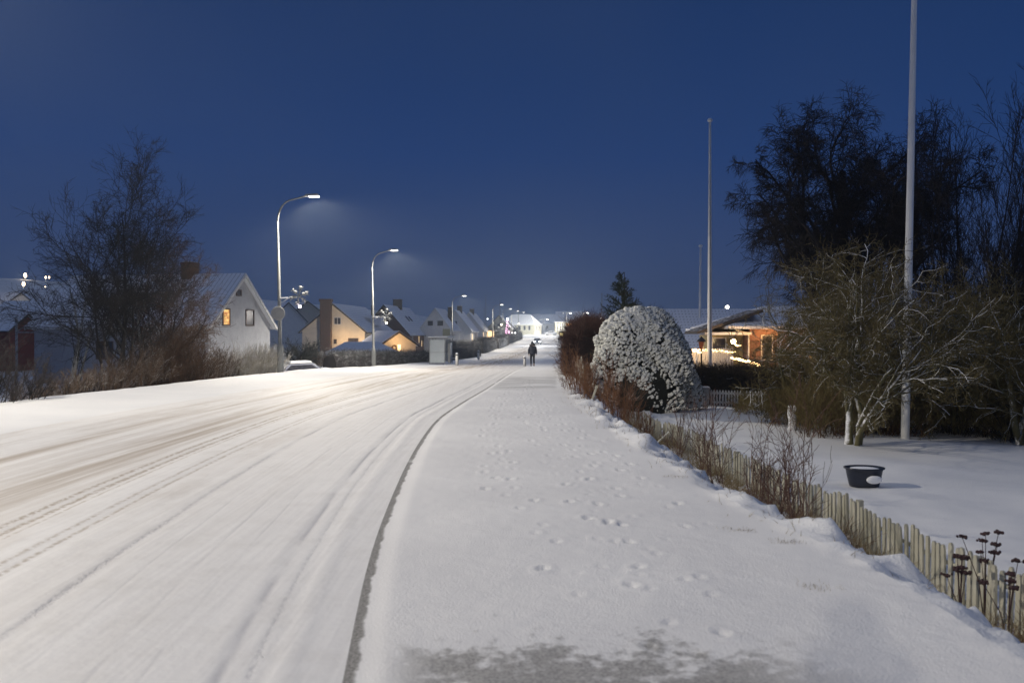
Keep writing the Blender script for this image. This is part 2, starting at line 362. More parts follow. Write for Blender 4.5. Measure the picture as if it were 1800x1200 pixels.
# ================================================================== TERRAIN
rows = [-22 + i * .8 for i in range(30)]; y_ = 2.2
while y_ < 880: rows.append(y_); y_ += max(.032, .0065 * y_)
rows.append(900); rows = np.array(rows)
def sheet(name, offs_fn, mat, uvref, parent=None):
    """grid whose columns are curves along the street"""
    Y = rows[:, None]; Xs = offs_fn(rows); Y = np.broadcast_to(Y, Xs.shape)
    Zs = height(Xs.ravel(), Y.ravel())
    if name == 'pavement': Zs = Zs + prints(Xs.ravel(), Y.ravel())
    V = np.stack([Xs.ravel(), Y.ravel(), Zs], 1)
    nr, nc = Xs.shape; i = np.arange(nr - 1)[:, None] * nc + np.arange(nc - 1)[None]
    F = np.stack([i, i + 1, i + nc + 1, i + nc], -1).reshape(-1, 4)
    me = np_mesh(V, F)
    U = (Xs - uvref(rows)[:, None]).ravel(); uvl = me.uv_layers.new(name='UVMap')
    li = np.zeros(len(me.loops), np.int32); me.loops.foreach_get('vertex_index', li)
    uvl.data.foreach_set('uv', np.stack([U[li], V[li, 1]], 1).astype(np.float32).ravel())
    o = link(name, me, mat, parent, True); return tag(o, kind='structure')
ROADW = 6.9
def between(f0, f1, n): 
    t = np.linspace(0, 1, n)[None]; return lambda r: f0(r)[:, None] * (1 - t) + f1(r)[:, None] * t
leftE = lambda r: np.maximum(KERB(r) - ROADW, LEFT(r) + .6)
sheet('road', between(leftE, KERB, 120), M_road(), KERB)
M_SNOW = M_ground()
sheet('pavement', between(KERB, RIGHT, 110), M_walk(), KERB)
offR = np.concatenate([np.arange(0, 4.6, .07), 4.6 + np.cumsum(.09 * 1.09 ** np.arange(75))]); offR = offR[offR < 900]
gr = sheet('ground', lambda r: RIGHT(r)[:, None] + offR[None], M_SNOW, RIGHT)
offL = np.concatenate([np.arange(0, 10, .16), 10 + np.cumsum(.25 * 1.09 ** np.arange(62))]); offL = offL[offL < 900]
gl = sheet('snowy_ground', lambda r: leftE(r)[:, None] - offL[None][:, ::-1], M_SNOW, RIGHT)

# ================================================================== shared materials
m_bark = M_snowed('bark_with_snow', (.035, .028, .024), .55, 1.0, (-.35, -.1, .8))
m_barkdark = M_snowed('dark_bark', (.018, .015, .016), .85, 1.3, (-.3, -.1, .8))
m_twig = M_plain('dark_twigs', (.022, .017, .017), .9)
m_twigL = M_plain('brown_twigs', (.085, .045, .024), .9, .3)
m_twigsnow = M_snowed('twigs_with_snow', (.080, .052, .032), .50, 1.05, (-.3, -.2, .8))
m_grassy = M_snowed('frosted_stalks', (.22, .19, .13), .0, .7, (-.2, -.4, .6))
m_red = M_snowed('red_stems', (.12, .045, .022), .7, 1.2, (-.3, -.2, .8), (.20, .10, .04))
m_lichen = M_snowed('lichen_bark', (.075, .065, .028), .30, .80, (-.5, -.1, .7), (.14, .13, .055), 5)
m_green = M_snowed('olive_brown_twigs', (.11, .072, .024), .95, 1.4, (-.5, -.1, .7), (.18, .15, .045), 5)
m_lichf = M_snowed('lichen_twigs', (.085, .062, .022), .80, 1.3, (-.5, -.1, .7), (.15, .12, .04), 5)
m_galv = M_snowed('galvanised_steel', (.22, .225, .215), 1.2, 1.6); m_galv.node_tree.nodes
m_white = M_plain('white_paint', (.72, .72, .70), .5, .06)
m_glow = M_emit('lamp_lens', (1, .93, .84), 60)
m_dark = M_plain('black_plastic', (.02, .02, .022), .4)
m_greyp = M_plain('grey_paint', (.30, .31, .32), .5, .1)
m_dullsnow = M_plain('dull_snow', (.45, .46, .45), .9, .2, 8)
m_snowcap = M_plain('snow_cap', (.80, .81, .83), .8, .03, 3, bump=.03)

# ================================================================== STREET LAMPS
def lamp_template(arm=1.45, H=8.0, energy=9000):
    t = thing('street_lamp', 'x', 'street lamp')
    MB().lathe([(.14, -.25), (.14, 1.15), (.125, 1.2), (.085, 1.24), (.078, 3.2), (.070, 5.2), (.055, 5.28), (.048, 6.5), (.045, 6.9)], 12).build('pole', m_galv, t, True)
    pts = []; r = .7
    for i in range(9):
        a = i / 8 * math.pi / 2 * .93
        pts.append((r * (1 - math.cos(a)), 0, 6.85 + 1.0 * math.sin(a)))
    x, _, z = pts[-1]; pts += [(x + (arm - .7) * k / 3, 0, z + .06 * k + .0) for k in (1, 2, 3)]
    MB().tube(pts, [.045] * 5 + [.036] * (len(pts) - 5), 8).build('arm', m_galv, t, True)
    hx, _, hz = pts[-1]
    h = MB(); h.add([(hx - .12, -.07, hz - .03), (hx + .55, -.13, hz - .02), (hx + .55, .13, hz - .02), (hx - .12, .07, hz - .03), (hx - .10, -.05, hz + .07), (hx + .48, -.09, hz + .09), (hx + .48, .09, hz + .09), (hx - .10, .05, hz + .07)],
                    [(0, 3, 2, 1), (4, 5, 6, 7), (0, 1, 5, 4), (1, 2, 6, 5), (2, 3, 7, 6), (3, 0, 4, 7)])
    hd = h.build('lamp_head', m_greyp, t, bevel=.015)
    MB().box(hx + .08, hx + .52, -.10, .10, hz - .075, hz - .032).build('lens', m_glow, hd, bevel=.015)
    l = bpy.data.lights.new('lamp_light', 'SPOT'); l.energy = energy; l.color = (1, .91, .77); l.spot_size = R(166); l.spot_blend = .55; l.shadow_soft_size = .10
    lo = bpy.data.objects.new('lamp_light', l); COL.objects.link(lo); lo.parent = t; lo.location = (hx + .3, 0, hz - .20); lo.rotation_euler = (0, R(-11), 0)
    # even out the pool of light the way street luminaires do (stronger outwards than straight down)
    l.use_nodes = True; n = l.node_tree.nodes; n.clear(); k = l.node_tree.links
    o = n.new('ShaderNodeOutputLight'); em = n.new('ShaderNodeEmission'); tcn = n.new('ShaderNodeTexCoord'); s = n.new('ShaderNodeSeparateXYZ')
    k.new(tcn.outputs['Normal'], s.inputs[0]); m = n.new('ShaderNodeMapRange'); ab = n.new('ShaderNodeMath'); ab.operation = 'ABSOLUTE'
    k.new(s.outputs[2], ab.inputs[0]); k.new(ab.outputs[0], m.inputs[0]); m.inputs[1].default_value = .45; m.inputs[2].default_value = 1; m.inputs[3].default_value = 1.0; m.inputs[4].default_value = .26
    k.new(m.outputs[0], em.inputs[1]); k.new(em.outputs[0], o.inputs[0])
    return t
LAMP = lamp_template()
lamps = [
 (X(493, 39), 39, 0, 'nearest street lamp, carrying a round grey disc and ornament, beside the tall white gabled house'),
 (X(657, 59.5), 59.5, -14, 'street lamp with white base and lit ornament, before the hedge left of the shelter'),
 (X(795, 115), 115, -8, 'street lamp just past the bus shelter, in front of the row of white houses'),
 (X(866, 153), 153, -8, 'distant street lamp with tiny ornament, by the dark garden tree right of the veranda'),
 (X(884, 187), 187, -6, 'distant street lamp whose foot is white, near the pink lit decorations'),
 (X(899, 224), 224, -6, 'far street lamp left of the oncoming car headlights'),
 (X(911, 262), 262, -4, 'far street lamp, its head just above the big cream house roof'),
 (-9.6, 13, 0, 'street lamp at the verge beside the foreground road, outside the picture to the left'),
 (-7.25, -21, 0, 'street lamp behind the photographer')]
for i, (x, y, rz, lb) in enumerate(lamps):
    o = LAMP if i == 0 else copy_tree(LAMP)
    xx = x if i < 7 else x - 2.2
    o.location = (xx, y, G(xx, y)); o.rotation_euler = (0, R(-.9 if i < 2 else 0), R(rz)); o['label'] = lb; o['group'] = 'street lamps along the left side of the road'
    if i == 8:
        for c_ in o.children:
            if c_.type == 'LIGHT': c_.data = c_.data.copy(); c_.data.energy = 30000; c_.data.shadow_soft_size = .25
# double-arm lamps at the far junction and single lamps behind the hedge
def double_lamp(px, py, d, lb, double=True, en=2500, bs=.30):
    x = X(px, d); z0 = G(x, d); zt = Z(py, d)
    t = thing('street_lamp', lb, 'street lamp', (x, d, z0), 0, 'street lamps around the far junction'); H = max(zt - z0, 3)
    MB().tube([(0, 0, 0), (0, 0, H)], [.11, .07], 8).build('pole', m_galv, t, True)
    ax = 1.3 if bs > .25 else .25; m = MB(); m.tube([(-1.3 if double else 0, 0, H - .05), (0, 0, H + .05), (ax, 0, H - .05)], .05, 6); m.build('arm', m_galv, t, True)
    q = MB(); q.ball((ax + .05, 0, H - .1), bs, (1.3, .8, .5) if bs > .25 else (1, 1, 1)); q.build('lens', m_glow, t, True)
    if double: MB().ball((-1.35, 0, H - .1), .28, (1.3, .8, .5)).build('lamp_head', m_greyp, t, True)
    l = bpy.data.lights.new('lamp_light', 'POINT'); l.energy = en; l.color = (1, .93, .85); l.shadow_soft_size = .2
    lo = bpy.data.objects.new('lamp_light', l); COL.objects.link(lo); lo.parent = t; lo.location = (ax, -.3, H - .7)
double_lamp(956, 561, 330, 'double armed lamp at the far junction, right of the cream house', en=9000)
double_lamp(996, 550, 300, 'double armed lamp above the orange canopy at the far junction', en=6000)
double_lamp(1025, 549.5, 260, 'single lamp with pinkish light just above the dark reddish hedge', False)
double_lamp(1274, 538, 100, 'street lamp shining over the snowy roof ridge behind the brick house', False, 900, .20)

# ornaments and signs hanging on the first lamps
def ornament(x, y, z, s, lb, lit, rz=0):
    px_ = 'pinkish' in lb; t = thing('lamp_ornament', lb, 'street decoration', (x, y, z), rz, 'snowy ornaments mounted on the street lamps')
    MB().tube([(.02, 0, 0), (.95 * s, 0, .03)], .035 * s, 6).tube([(.02, 0, -.30 * s), (.45 * s, 0, -.02)], .02 * s, 6).build('bracket', m_snowcap, t, True)
    rng = random.Random(int(x * 10)); m = MB(); n = MB()
    for k in range(6):
        a = k * math.pi / 3 + .3; c = Vector((1.05 * s, 0, .12 * s))
        m.tube([c, c + Vector((math.cos(a) * .50 * s, 0, math.sin(a) * .50 * s))], .03 * s, 5)
        for q in (.25, .42):
            b = c + Vector((math.cos(a) * q * s, 0, math.sin(a) * q * s))
            for sg in (-1, 1): m.tube([b, b + Vector((math.cos(a + sg * .9) * .18 * s, 0, math.sin(a + sg * .9) * .18 * s))], .025 * s, 4)
            MB().ball(b + Vector((0, -.02, .03)), rng.uniform(.06, .10) * s, k=8).build('snow_lump', m_dullsnow, t, True)
    m.build('star_frame', M_plain('frosted_star', (.42, .43, .42), .8, .2), t)
    if lit:
        MB().ball((1.1 * s, -.02, -.45 * s), .085 * s).build('bulb', M_emit('ornament_bulb', (1, .80, .9) if px_ else (1, .9, .6), 9), t, True)
ornament(X(492, 39), 38.95, Z(524, 39), .85, 'snow covered star ornament with a pinkish bulb, on the lamp by the white gabled house', True)
ornament(X(654, 59.5), 59.45, Z(557, 59.5), .92, 'snow covered star ornament with a yellowish bulb, on the lamp before the dark hedge', True)
ornament(X(867, 153), 152.9, Z(581, 153), 1.3, 'tiny snow covered ornament on the distant lamp by the dark garden tree', False)
t = thing('round_road_sign', 'round grey back of a road sign clamped to the nearest street lamp', 'road sign', (X(491, 39), 38.8, Z(551, 39)))
MB().lathe([(.31, 0), (.32, .01), (.32, .02), (.31, .03)], 28, Matrix.Rotation(R(90), 4, 'X')).build('sign_disc', M_plain('sign_back', (.36, .36, .35), .5, .08), t)
MB().box(-.09, .09, .01, .3, .17, .21).box(-.09, .09, .01, .3, -.21, -.17).build('clamp', m_white, t)

# ================================================================== HOUSES
m_lit = None
def M_window_lit():
    t = NT('lit_window'); o = t.obj(); n = t.noise(o, 3.2, 3); z = t.sep(o)
    n = t.math('ADD', t.noise(o, 4.5, 4), t.math('MULTIPLY', t.math('FRACT', t.math('MULTIPLY', z[0], 2.3)), .12)); c = t.mix(t.sm(n, .38, .72), (.45, .10, .01), (1, .66, .22))
    t.put(t.b.inputs['Emission Color'], c); t.b.inputs['Emission Strength'].default_value = 1.1; t.base((.05, .04, .03)); return t.m
m_lit = M_window_lit()
m_pane = M_plain('dark_window_glass', (.05, .05, .06), .12, .3)
m_frame = M_plain('brown_window_frame', (.06, .035, .03), .6)
m_framew = M_plain('white_window_frame', (.65, .65, .63), .5, .05)
m_warm = M_emit('warm_lit_panel', (1, .62, .25), 2.2)
def M_brick(name, c1, c2, sc=1.0):
    t = NT(name); b = t.n.new('ShaderNodeTexBrick'); o = t.obj()
    r = t.n.new('ShaderNodeMapping'); t.put(r.inputs[0], o); r.inputs['Rotation'].default_value = (R(90), 0, 0)
    q = t.sep(o); cb = t.n.new('ShaderNodeCombineXYZ'); t.put(cb.inputs[0], t.math('ADD', q[0], q[1])); t.put(cb.inputs[1], q[2])
    t.put(b.inputs['Vector'], cb.outputs[0]); b.inputs['Color1'].default_value = (*c1, 1); b.inputs['Color2'].default_value = (*c2, 1); b.inputs['Mortar'].default_value = (.16, .14, .13, 1)
    b.inputs['Scale'].default_value = 1; b.inputs['Brick Width'].default_value = .25 * sc; b.inputs['Row Height'].default_value = .08 * sc; b.inputs['Mortar Size'].default_value = .012
    t.base(t.mix(t.math('MULTIPLY', t.noise(o, 1.5), .4), b.outputs[0], (.05, .03, .025))); t.rough(.9); return t.m
m_brick = M_brick('red_brick', (.17, .062, .038), (.12, .045, .03))
m_brown = M_brick('brown_brick', (.10, .055, .04), (.075, .04, .03))
m_wwall = M_plain('white_render', (.76, .75, .72), .85, .05, 2)
m_cream = M_plain('cream_render', (.62, .55, .44), .85, .06, 2)
m_yell = M_plain('pale_yellow_wood', (.52, .50, .40), .8, .08, 2)
m_redw = M_plain('falu_red_wood', (.17, .03, .02), .85, .15)
m_barge = M_plain('dark_barge_board', (.035, .03, .03), .6)
def M_roof(name, along_y=True, amt=.35, courses=.33, tile=.0):
    t = NT(name); o = t.obj(); q = t.sep(o)
    w = t.math('FRACT', t.math('DIVIDE', q[1] if not along_y else q[0], courses))
    line = t.sm(t.math('ABSOLUTE', t.math('SUBTRACT', w, .5)), .5, .30)     # 1 mid tile
    line = t.math('SUBTRACT', 1.0, line)
    if tile:
        w2 = t.math('FRACT', t.math('DIVIDE', q[1], tile)); l2 = t.sm(w2, .55, .75); line = t.math('MULTIPLY', line, l2)
    patch = t.sm(t.noise(o, .8, 4), .25, .6, .3, 1)
    c = t.mix(t.math('MULTIPLY', t.math('MULTIPLY', line, patch), amt), (.82, .83, .86), (.07, .06, .06))
    t.base(c); t.rough(.85); t.bump(t.noise(o, 3, 3), .03, .4); return t.m
m_roof = M_roof('snowy_tile_roof'); m_roofv = M_roof('snowy_ribbed_roof', False, .5, .30); m_roofs = M_roof('thick_snow_roof', True, .08)
m_rooft = M_roof('snow_dusted_tile_roof', True, .85, .32, .30)

def window(parent, M, w, h, lit=0, frame=None, cross=False, name='window'):
    """M: matrix whose x runs along the wall, z up, -y out of the wall; origin at window centre"""
    f = MB(); b = .07
    f.box(-w/2, w/2, -.05, 0, h/2 - b, h/2, M).box(-w/2, w/2, -.05, 0, -h/2, -h/2 + b, M).box(-w/2, -w/2 + b, -.05, 0, -h/2 + b, h/2 - b, M).box(w/2 - b, w/2, -.05, 0, -h/2 + b, h/2 - b, M)
    if cross: f.box(-.025, .025, -.045, 0, -h/2 + b, h/2 - b, M)
    fo = f.build(name, frame or m_framew, parent)
    MB().box(-w/2 + b, w/2 - b, -.012, -.004, -h/2 + b, h/2 - b, M).build('pane', {0: m_pane, 1: m_lit, 2: m_warm}[lit], fo)
def house(label, cx, cy, yaw, w, L, zg, ze, zr, wall, roof, wins=(), barge=m_barge, chim=None, chm=m_brown, cat='house', name='house', hip=0, over=.35, group=None):
    t = thing(name, label, cat, (cx, cy, zg), yaw, group); E = ze - zg; Rr = zr - zg; hw = w / 2
    m = MB()
    if hip: m.box(-hw, hw, 0, L, 0, E)
    else:
        m.add([(-hw, 0, 0), (hw, 0, 0), (hw, 0, E), (0, 0, Rr - .02), (-hw, 0, E), (-hw, L, 0), (hw, L, 0), (hw, L, E), (0, L, Rr - .02), (-hw, L, E)],
              [(0, 1, 2, 3, 4), (9, 8, 7, 6, 5), (1, 6, 7, 2), (5, 0, 4, 9), (0, 5, 6, 1), (2, 7, 8, 3), (9, 4, 3, 8)])
    m.build('wall', wall, t)
    s = (Rr - E) / hw; ex = hw + over; ez = E - over * s; th = .16
    r = MB()
    if hip:
        y0, y1 = -over, L + over; h0, h1 = hip, L - hip
        r.add([(-ex, y0, ez), (ex, y0, ez), (ex, y1, ez), (-ex, y1, ez), (0, h0, Rr), (0, h1, Rr), (-ex, y0, ez - th), (ex, y0, ez - th), (ex, y1, ez - th), (-ex, y1, ez - th)],
              [(0, 1, 4), (1, 2, 5, 4), (2, 3, 5), (3, 0, 4, 5), (0, 6, 7, 1), (1, 7, 8, 2), (2, 8, 9, 3), (3, 9, 6, 0), (6, 9, 8, 7)])
        ro = r.build('roof', roof, t)
    else:
        for sg in (-1, 1):
            a = [(0, Rr), (sg * ex, ez), (sg * ex, ez + th), (0, Rr + th * 1.15)]
            vs = [(x, -over, z) for x, z in a] + [(x, L + over, z) for x, z in a]
            fs = [(0, 1, 2, 3), (7, 6, 5, 4), (0, 4, 5, 1), (1, 5, 6, 2), (2, 6, 7, 3), (3, 7, 4, 0)]
            r.add(vs, fs if sg > 0 else [f[::-1] for f in fs])
        ro = r.build('roof', roof, t)
        b = MB(); 
        for sg in (-1, 1):
            a = [(0, Rr - .10), (sg * ex, ez - .10), (sg * ex, ez + th - .04), (0, Rr + th - .02)]
            for yy in (-over - .03, L + over + .005):
                b = MB(); vs = [(x, yy, z) for x, z in a] + [(x, yy + .03, z) for x, z in a]
                b.add(vs, [(0, 1, 2, 3), (7, 6, 5, 4), (0, 4, 5, 1), (1, 5, 6, 2), (2, 6, 7, 3), (3, 7, 4, 0)]).build('barge_board', barge, t)
        g = MB(); 
        for sg in (-1, 1): MB().tube([(sg * (ex + .06), -over, ez + .02), (sg * (ex + .06), L + over, ez + .02)], .06, 6).build('gutter', barge, t)
    for q in (chim or []):
        x, y, sx, sy, top = q[:5]; zb = Rr - abs(x) * s - .5
        mm = MB().box(x - sx/2, x + sx/2, y - sy/2, y + sy/2, zb, top - zg - .12).box(x - sx/2 - .05, x + sx/2 + .05, y - sy/2 - .05, y + sy/2 + .05, top - zg - .12, top - zg)
        c = mm.build('chimney', chm, ro)
        MB().box(x - sx/2 + .06, x + sx/2 - .06, y - sy/2 + .06, y + sy/2 - .06, top - zg, top - zg + .07).build('chimney_snow', m_snowcap, t)
    for q in wins:
        face, u, z, ww, hh, lit = q[:6]; fr = q[6] if len(q) > 6 else None; cross = len(q) > 7
        z -= zg
        M = {'f': Tm(u, 0, z), 'r': Tm(hw, u, z, R(90)), 'l': Tm(-hw, u, z, R(-90)), 'b': Tm(u, L, z, R(180))}[face]
        window(t, M, ww, hh, lit, fr, cross)
    return t
def wlight(x, y, z, e, c=(1, .62, .28), s=.08):  # serves house lamps and also added fill lights without a fitting
    l = bpy.data.lights.new('house_and_fill_light', 'POINT'); l.energy = e; l.color = c; l.shadow_soft_size = s
    o = bpy.data.objects.new('house_and_fill_light', l); COL.objects.link(o); o.location = (x, y, z); return o
gh = 'houses along the left side of the street'
RY = -math.atan(.067)
# H1
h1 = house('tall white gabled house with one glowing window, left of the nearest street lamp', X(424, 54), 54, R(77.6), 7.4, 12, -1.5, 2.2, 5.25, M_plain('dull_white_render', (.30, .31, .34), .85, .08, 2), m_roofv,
      [('f', -1.75, Z(558, 54), .85, 1.05, 1, m_frame), ('f', 1.05, Z(558, 54), 1.05, 1.05, 0, m_frame), ('f', -.3, Z(515, 54), .62, .42, 0, m_frame), ('l', 3, .6, 1.2, 1.1, 0, m_frame), ('l', 7, .6, 1.2, 1.1, 0, m_frame)],
      barge=M_plain('pale_barge_board', (.5, .5, .5), .6), chim=[(0, 3.6, .9, .7, 6.15)], chm=m_brick, group=gh)
# H2
h2 = house('cream gabled house washed by warm wall lights, with a wide brown brick chimney stack', X(586, 110), 110, RY, 8.2, 17, -2.6, 1.95, 5.3, m_cream, m_roof,
      [('f', .55, Z(564, 110), .95, .95, 0, m_framew, 1), ('f', 2.6, Z(597.5, 110), 1.35, .5, 0, m_frame), ('f', .25, Z(600, 110), .4, .6, 0, m_frame)], group=gh)
MB().box(-1.55, -.15, -.75, -.02, 0, 8.25).box(-1.65, -.05, -.85, .05, 8.25, 8.6).build('chimney', m_brown, h2)
MB().box(3.0, 4.5, 8, 10.6, 5.3, 6.55).add([(2.2, 7.8, 6.75), (4.65, 7.8, 6.5), (4.65, 10.8, 6.5), (2.2, 10.8, 6.75), (2.2, 7.8, 6.6), (4.65, 7.8, 6.36), (4.65, 10.8, 6.36), (2.2, 10.8, 6.6)], [(0, 1, 2, 3), (4, 7, 6, 5), (0, 4, 5, 1), (1, 5, 6, 2), (2, 6, 7, 3), (3, 7, 4, 0)]).build('dormer', m_roofs, h2)
MB().tube([(2.2, 12, 6.6), (2.2, 12, 8.2)], .1, 6).build('flue', m_dark, h2)
p = P(602, 600, 109.3); wlight(p.x, 109.2, Z(597, 109.3), 110); wlight(P(637, 598, 109.3).x, 109.2, Z(599, 109.3), 70); wlight(P(612, 585, 104).x, 103, Z(596, 104), 800, (1, .86, .70), .3)  # last one is an added fill light for the facade, no fitting
# H2 annex
an = house('small cream annex gable brightly lit around its door, beside the street side hedge', X(700, 96), 96, R(28), 4.2, 7, -2.5, .35, 1.72, m_cream, m_roof,
      [('f', .1, -.6, .5, 2.0, 2), ('f', 1.5, -1.1, .8, 1.0, 0)], cat='annex', name='garage_annex', group=None)
tag(thing('door_wreath', 'round brown wreath hanging on the lit annex gable', 'wreath', (0, 0, 0)))
wr = bpy.data.objects['door_wreath']; wr.location = (X(694, 95.6), 95.3, Z(611, 95.5))
rng = np.random.default_rng(5); mm = MB()
for k in range(16): mm.ball((.24 * math.cos(k / 16 * 6.283), 0, .24 * math.sin(k / 16 * 6.283)), .09 + rng.random() * .02, k=6)
mm.build('wreath_ring', M_plain('dry_wreath', (.16, .08, .03), .9, .3), wr, True)
wlight(X(701, 95), 94.7, Z(598, 95), 70); wlight(X(711, 95), 94.8, Z(609, 95), 60)
# shed in front of H2
house('low garden shed under a smooth snowy hip roof, half hidden by the hedge', X(636, 88), 88, RY + R(90), 3.4, 6.6, -2.4, -.25, .75, m_cream, m_roofs, hip=1.6, cat='shed', name='garden_shed').location.x += 3.3
# H3
house('brown brick house with two roof windows and lit windows, behind the bus shelter', X(675, 150), 150, RY, 8.8, 24, -2.6, 1.5, 6.5, m_brick, m_roof,
      [('r', 3.5, Z(596, 152), 1.1, 1.8, 0, m_framew), ('r', 10, Z(596, 160), .5, 1.4, 2), ('r', 13, Z(604, 160), .5, 1.2, 2), ('r', 19, Z(594, 168), 1.0, 1.6, 1, m_framew), ('f', 2.4, 1.5, 1.0, 1.1, 0)],
      chim=[(0, 12, 1.6, .9, 8.0)], group=gh)
h3 = bpy.data.objects['house.002'] if 'house.002' in bpy.data.objects else None
if h3:
    for yy in (10.5, 13.5):
        s = 5.0 / 4.4; M = Matrix.Translation((2.15, yy, 9.1 - 2.15 * s + .27)) @ Matrix.Rotation(math.atan(s), 4, 'Y')
        f = MB().box(-.6, .6, -.45, .45, 0, .07, M).build('roof_window', m_dark, h3)
        MB().box(-.5, .5, -.35, .35, .075, .09, M).build('pane', m_pane, f)
# H4..H7
house('first of the white houses past the bus shelter, pale gable with two dark windows', X(765, 165), 165, RY, 6.0, 14, -2.7, 2.4, 6.35, m_wwall, m_roof,
      [('f', -.95, Z(568, 165), 1.0, .9, 0, m_frame), ('f', 1.0, Z(568, 165), 1.1, .95, 0, m_frame), ('r', 4, 1.2, 1, 1.3, 0), ('f', 0, -.3, 1.2, 1.2, 0)], chim=[(1.7, 9, .9, 1.3, 6.9)], group=gh, barge=m_framew)
house('white house with a small orange lit window, second in the row past the bus shelter', X(800, 190), 190, RY, 7.0, 15, -2.6, 2.3, 6.6, m_wwall, m_roof,
      [('r', 3, .6, 1.2, 1.7, 2), ('r', 8.5, .4, 1.0, 2.1, 0, m_frame), ('r', 11.5, .8, .9, 1.2, 0), ('f', 0, 3.8, 1, 1, 0)], chim=[(0, 8, 1.1, .8, 7.9)], group=gh, barge=m_framew)
h6 = house('white house with a glowing glazed veranda, last in the row before the dark garden tree', X(824, 215), 215, RY, 7.2, 17, -2.5, 2.3, 6.7, m_wwall, m_roof,
      [('r', 2, .3, .9, 2.1, 0, m_frame), ('r', 5, .8, .8, 1.3, 0), ('r', 8, .8, 1, 1.5, 0)], chim=[(0, 7, 1.1, .8, 7.9)], group=gh, barge=m_framew)
m = MB().box(3.65, 5.1, 9.5, 15.5, 1.7, 4.9); vr = m.build('veranda', m_cream, h6)
for k in range(4): MB().box(5.11, 5.16, 9.8 + k * 1.45, 10.8 + k * 1.45, 2.4, 4.6).build('veranda_window', m_warm, h6)
for k in range(1): MB().box(3.9, 4.9, 9.42, 9.49, 2.4, 4.6).build('veranda_window', m_warm, h6)
wlight(X(853, 216), 216, .9, 160)
house('dark roofed house with a pale gable, behind the dark garden tree', X(877, 262), 262, RY, 7, 12, -1.5, 3.2, 7.0, m_yell, m_roof, [('f', 0, 4, 1, 1, 0)], group=gh)
house('small white gabled house glimpsed behind the pink lit decorations', X(893, 285), 285, RY, 6, 9, -1, 2.3, 5.6, m_wwall, m_roofs, [('f', 0, 3, 1, 1, 2)], group=gh)
fh = house('large cream house with a hipped snowy roof at the far bend of the road', X(921, 335), 335, R(70), 9, 14, .8, 5.2, 9.0, m_yell, m_roof,
      [('l', 2 + 2 * k, 3.6, 1, 1.8, 0 if k != 5 else 2) for k in range(6)] + [('f', -2 + 2 * k, 3.6, 1, 1.8, 0) for k in range(3)], hip=3.2, group='houses around the far junction')
fh.location.x += 5.5
house('grey roofed long building behind the far junction, right of the cream house', X(975, 380), 380, R(85), 12, 22, 1.3, 6, 10, m_wwall, m_roof, [('l', 3 + 4 * k, 4, 1.2, 1.6, 0) for k in range(4)], hip=4, group='houses around the far junction').location.x += 8
house('pale roofed house above the orange canopy at the far junction', X(1004, 395), 395, R(80), 9, 12, 1.4, 7, 11.5, m_yell, m_roofs, [('l', 3, 5, 1.2, 1.6, 0), ('l', 8, 5, 1.2, 1.6, 0)], group='houses around the far junction').location.x += 5
# houses behind on the left
gb = 'roofs behind the first row on the left'
for (px, py, d, w, L, yaw, dz, lb, wl, wn) in (
    (505, 532, 150, 9, 14, 60, 3.2, 'long snowy roof with a small dormer, behind the first street lamp', m_wwall, []),
    (541, 530, 170, 9, 13, 20, 3.4, 'snowy gabled roof just left of the wide brown chimney stack', m_cream, []),
    (471, 532, 190, 8, 9, 40, 3.4, 'dark gable with a small round window, right of the tall white house', m_brown, [('f', 0, 5.4, .9, .9, 0)]),
    (147, 505, 170, 10, 16, 70, 3.6, 'snow roofed house up the slope behind the pale twin stemmed birch', m_redw, []),
    (35, 515, 150, 11, 16, 75, 3.4, 'house with a bright lamp lit snowy roof on the left slope', m_wwall, []),
    (118, 535, 120, 9, 12, 65, 3.4, 'low house with a dark gable below the lamp lit roof', m_redw, []),
    (176, 530, 105, 9, 13, 80, 3.2, 'snow roofed house half hidden by the big bare tree', m_wwall, []),
    (46, 553, 92, 4.5, 6, 75, 1.6, 'small red wooden house behind the garden swing frame', m_redw, [])):
    z = Z(py, d); x = X(px, d); zg = min(z - dz - 2.6, G(x, d) + .1) 
    if px < 200: wn = [('l', 3, z - dz - 1.2, 1.0, 1.0, 1), ('l', 8, z - dz - 1.2, .9, 1.0, 2)] if px in (35, 147, 176) else [('l', 2.5, z - dz - 1.1, .7, .8, 1)]
    house(lb, x, d, R(yaw), w, L, zg, z - dz, z, wl, m_roof, wn, group=gb)
wlight(X(42, 141), 141, Z(497, 141), 900, (1, .85, .65))
# lights up the hill
for k, (px, py, d, lb) in enumerate(((45, 484, 300, 'topmost bright lamp on the dark left hillside'), (42, 499, 240, 'bright lamp just below the topmost one on the left hillside'), (81, 492, 320, 'small faint lamp right of the topmost hillside lamp'),
        (87, 500, 320, 'small faint lamp lower right of the paired hillside lamps'), (80, 514, 260, 'small lamp low on the hillside above the lamp lit roof edge'), (142, 504, 200, 'bright hillside lamp right of the pale birch stems'), (102, 532, 110, 'bright lamp before the low dark gabled house'))):
    x = X(px, d); z = Z(py, d); zb = G(x, d)
    t = thing('hillside_lamp', lb, 'street lamp', (x, d, zb), 0, 'lamps scattered up the left hillside')
    H = max(1.5, z - zb)
    MB().tube([(0, 0, 0), (0, 0, H - .2)], .05, 6).build('pole', m_greyp, t)
    wlight(x, d - 1, z - .5, 900 if k in (0, 1, 5) else 350, (1, .82, .6), .2)
    s = d * .0011 * (1.5 if k in (0, 1, 5, 6) else .8); MB().ball((0, 0, H), s, (1, 1, 1.8), 8).build('lamp_globe', M_emit('hill_lamp', (1, .72, .45), 9), t, True)
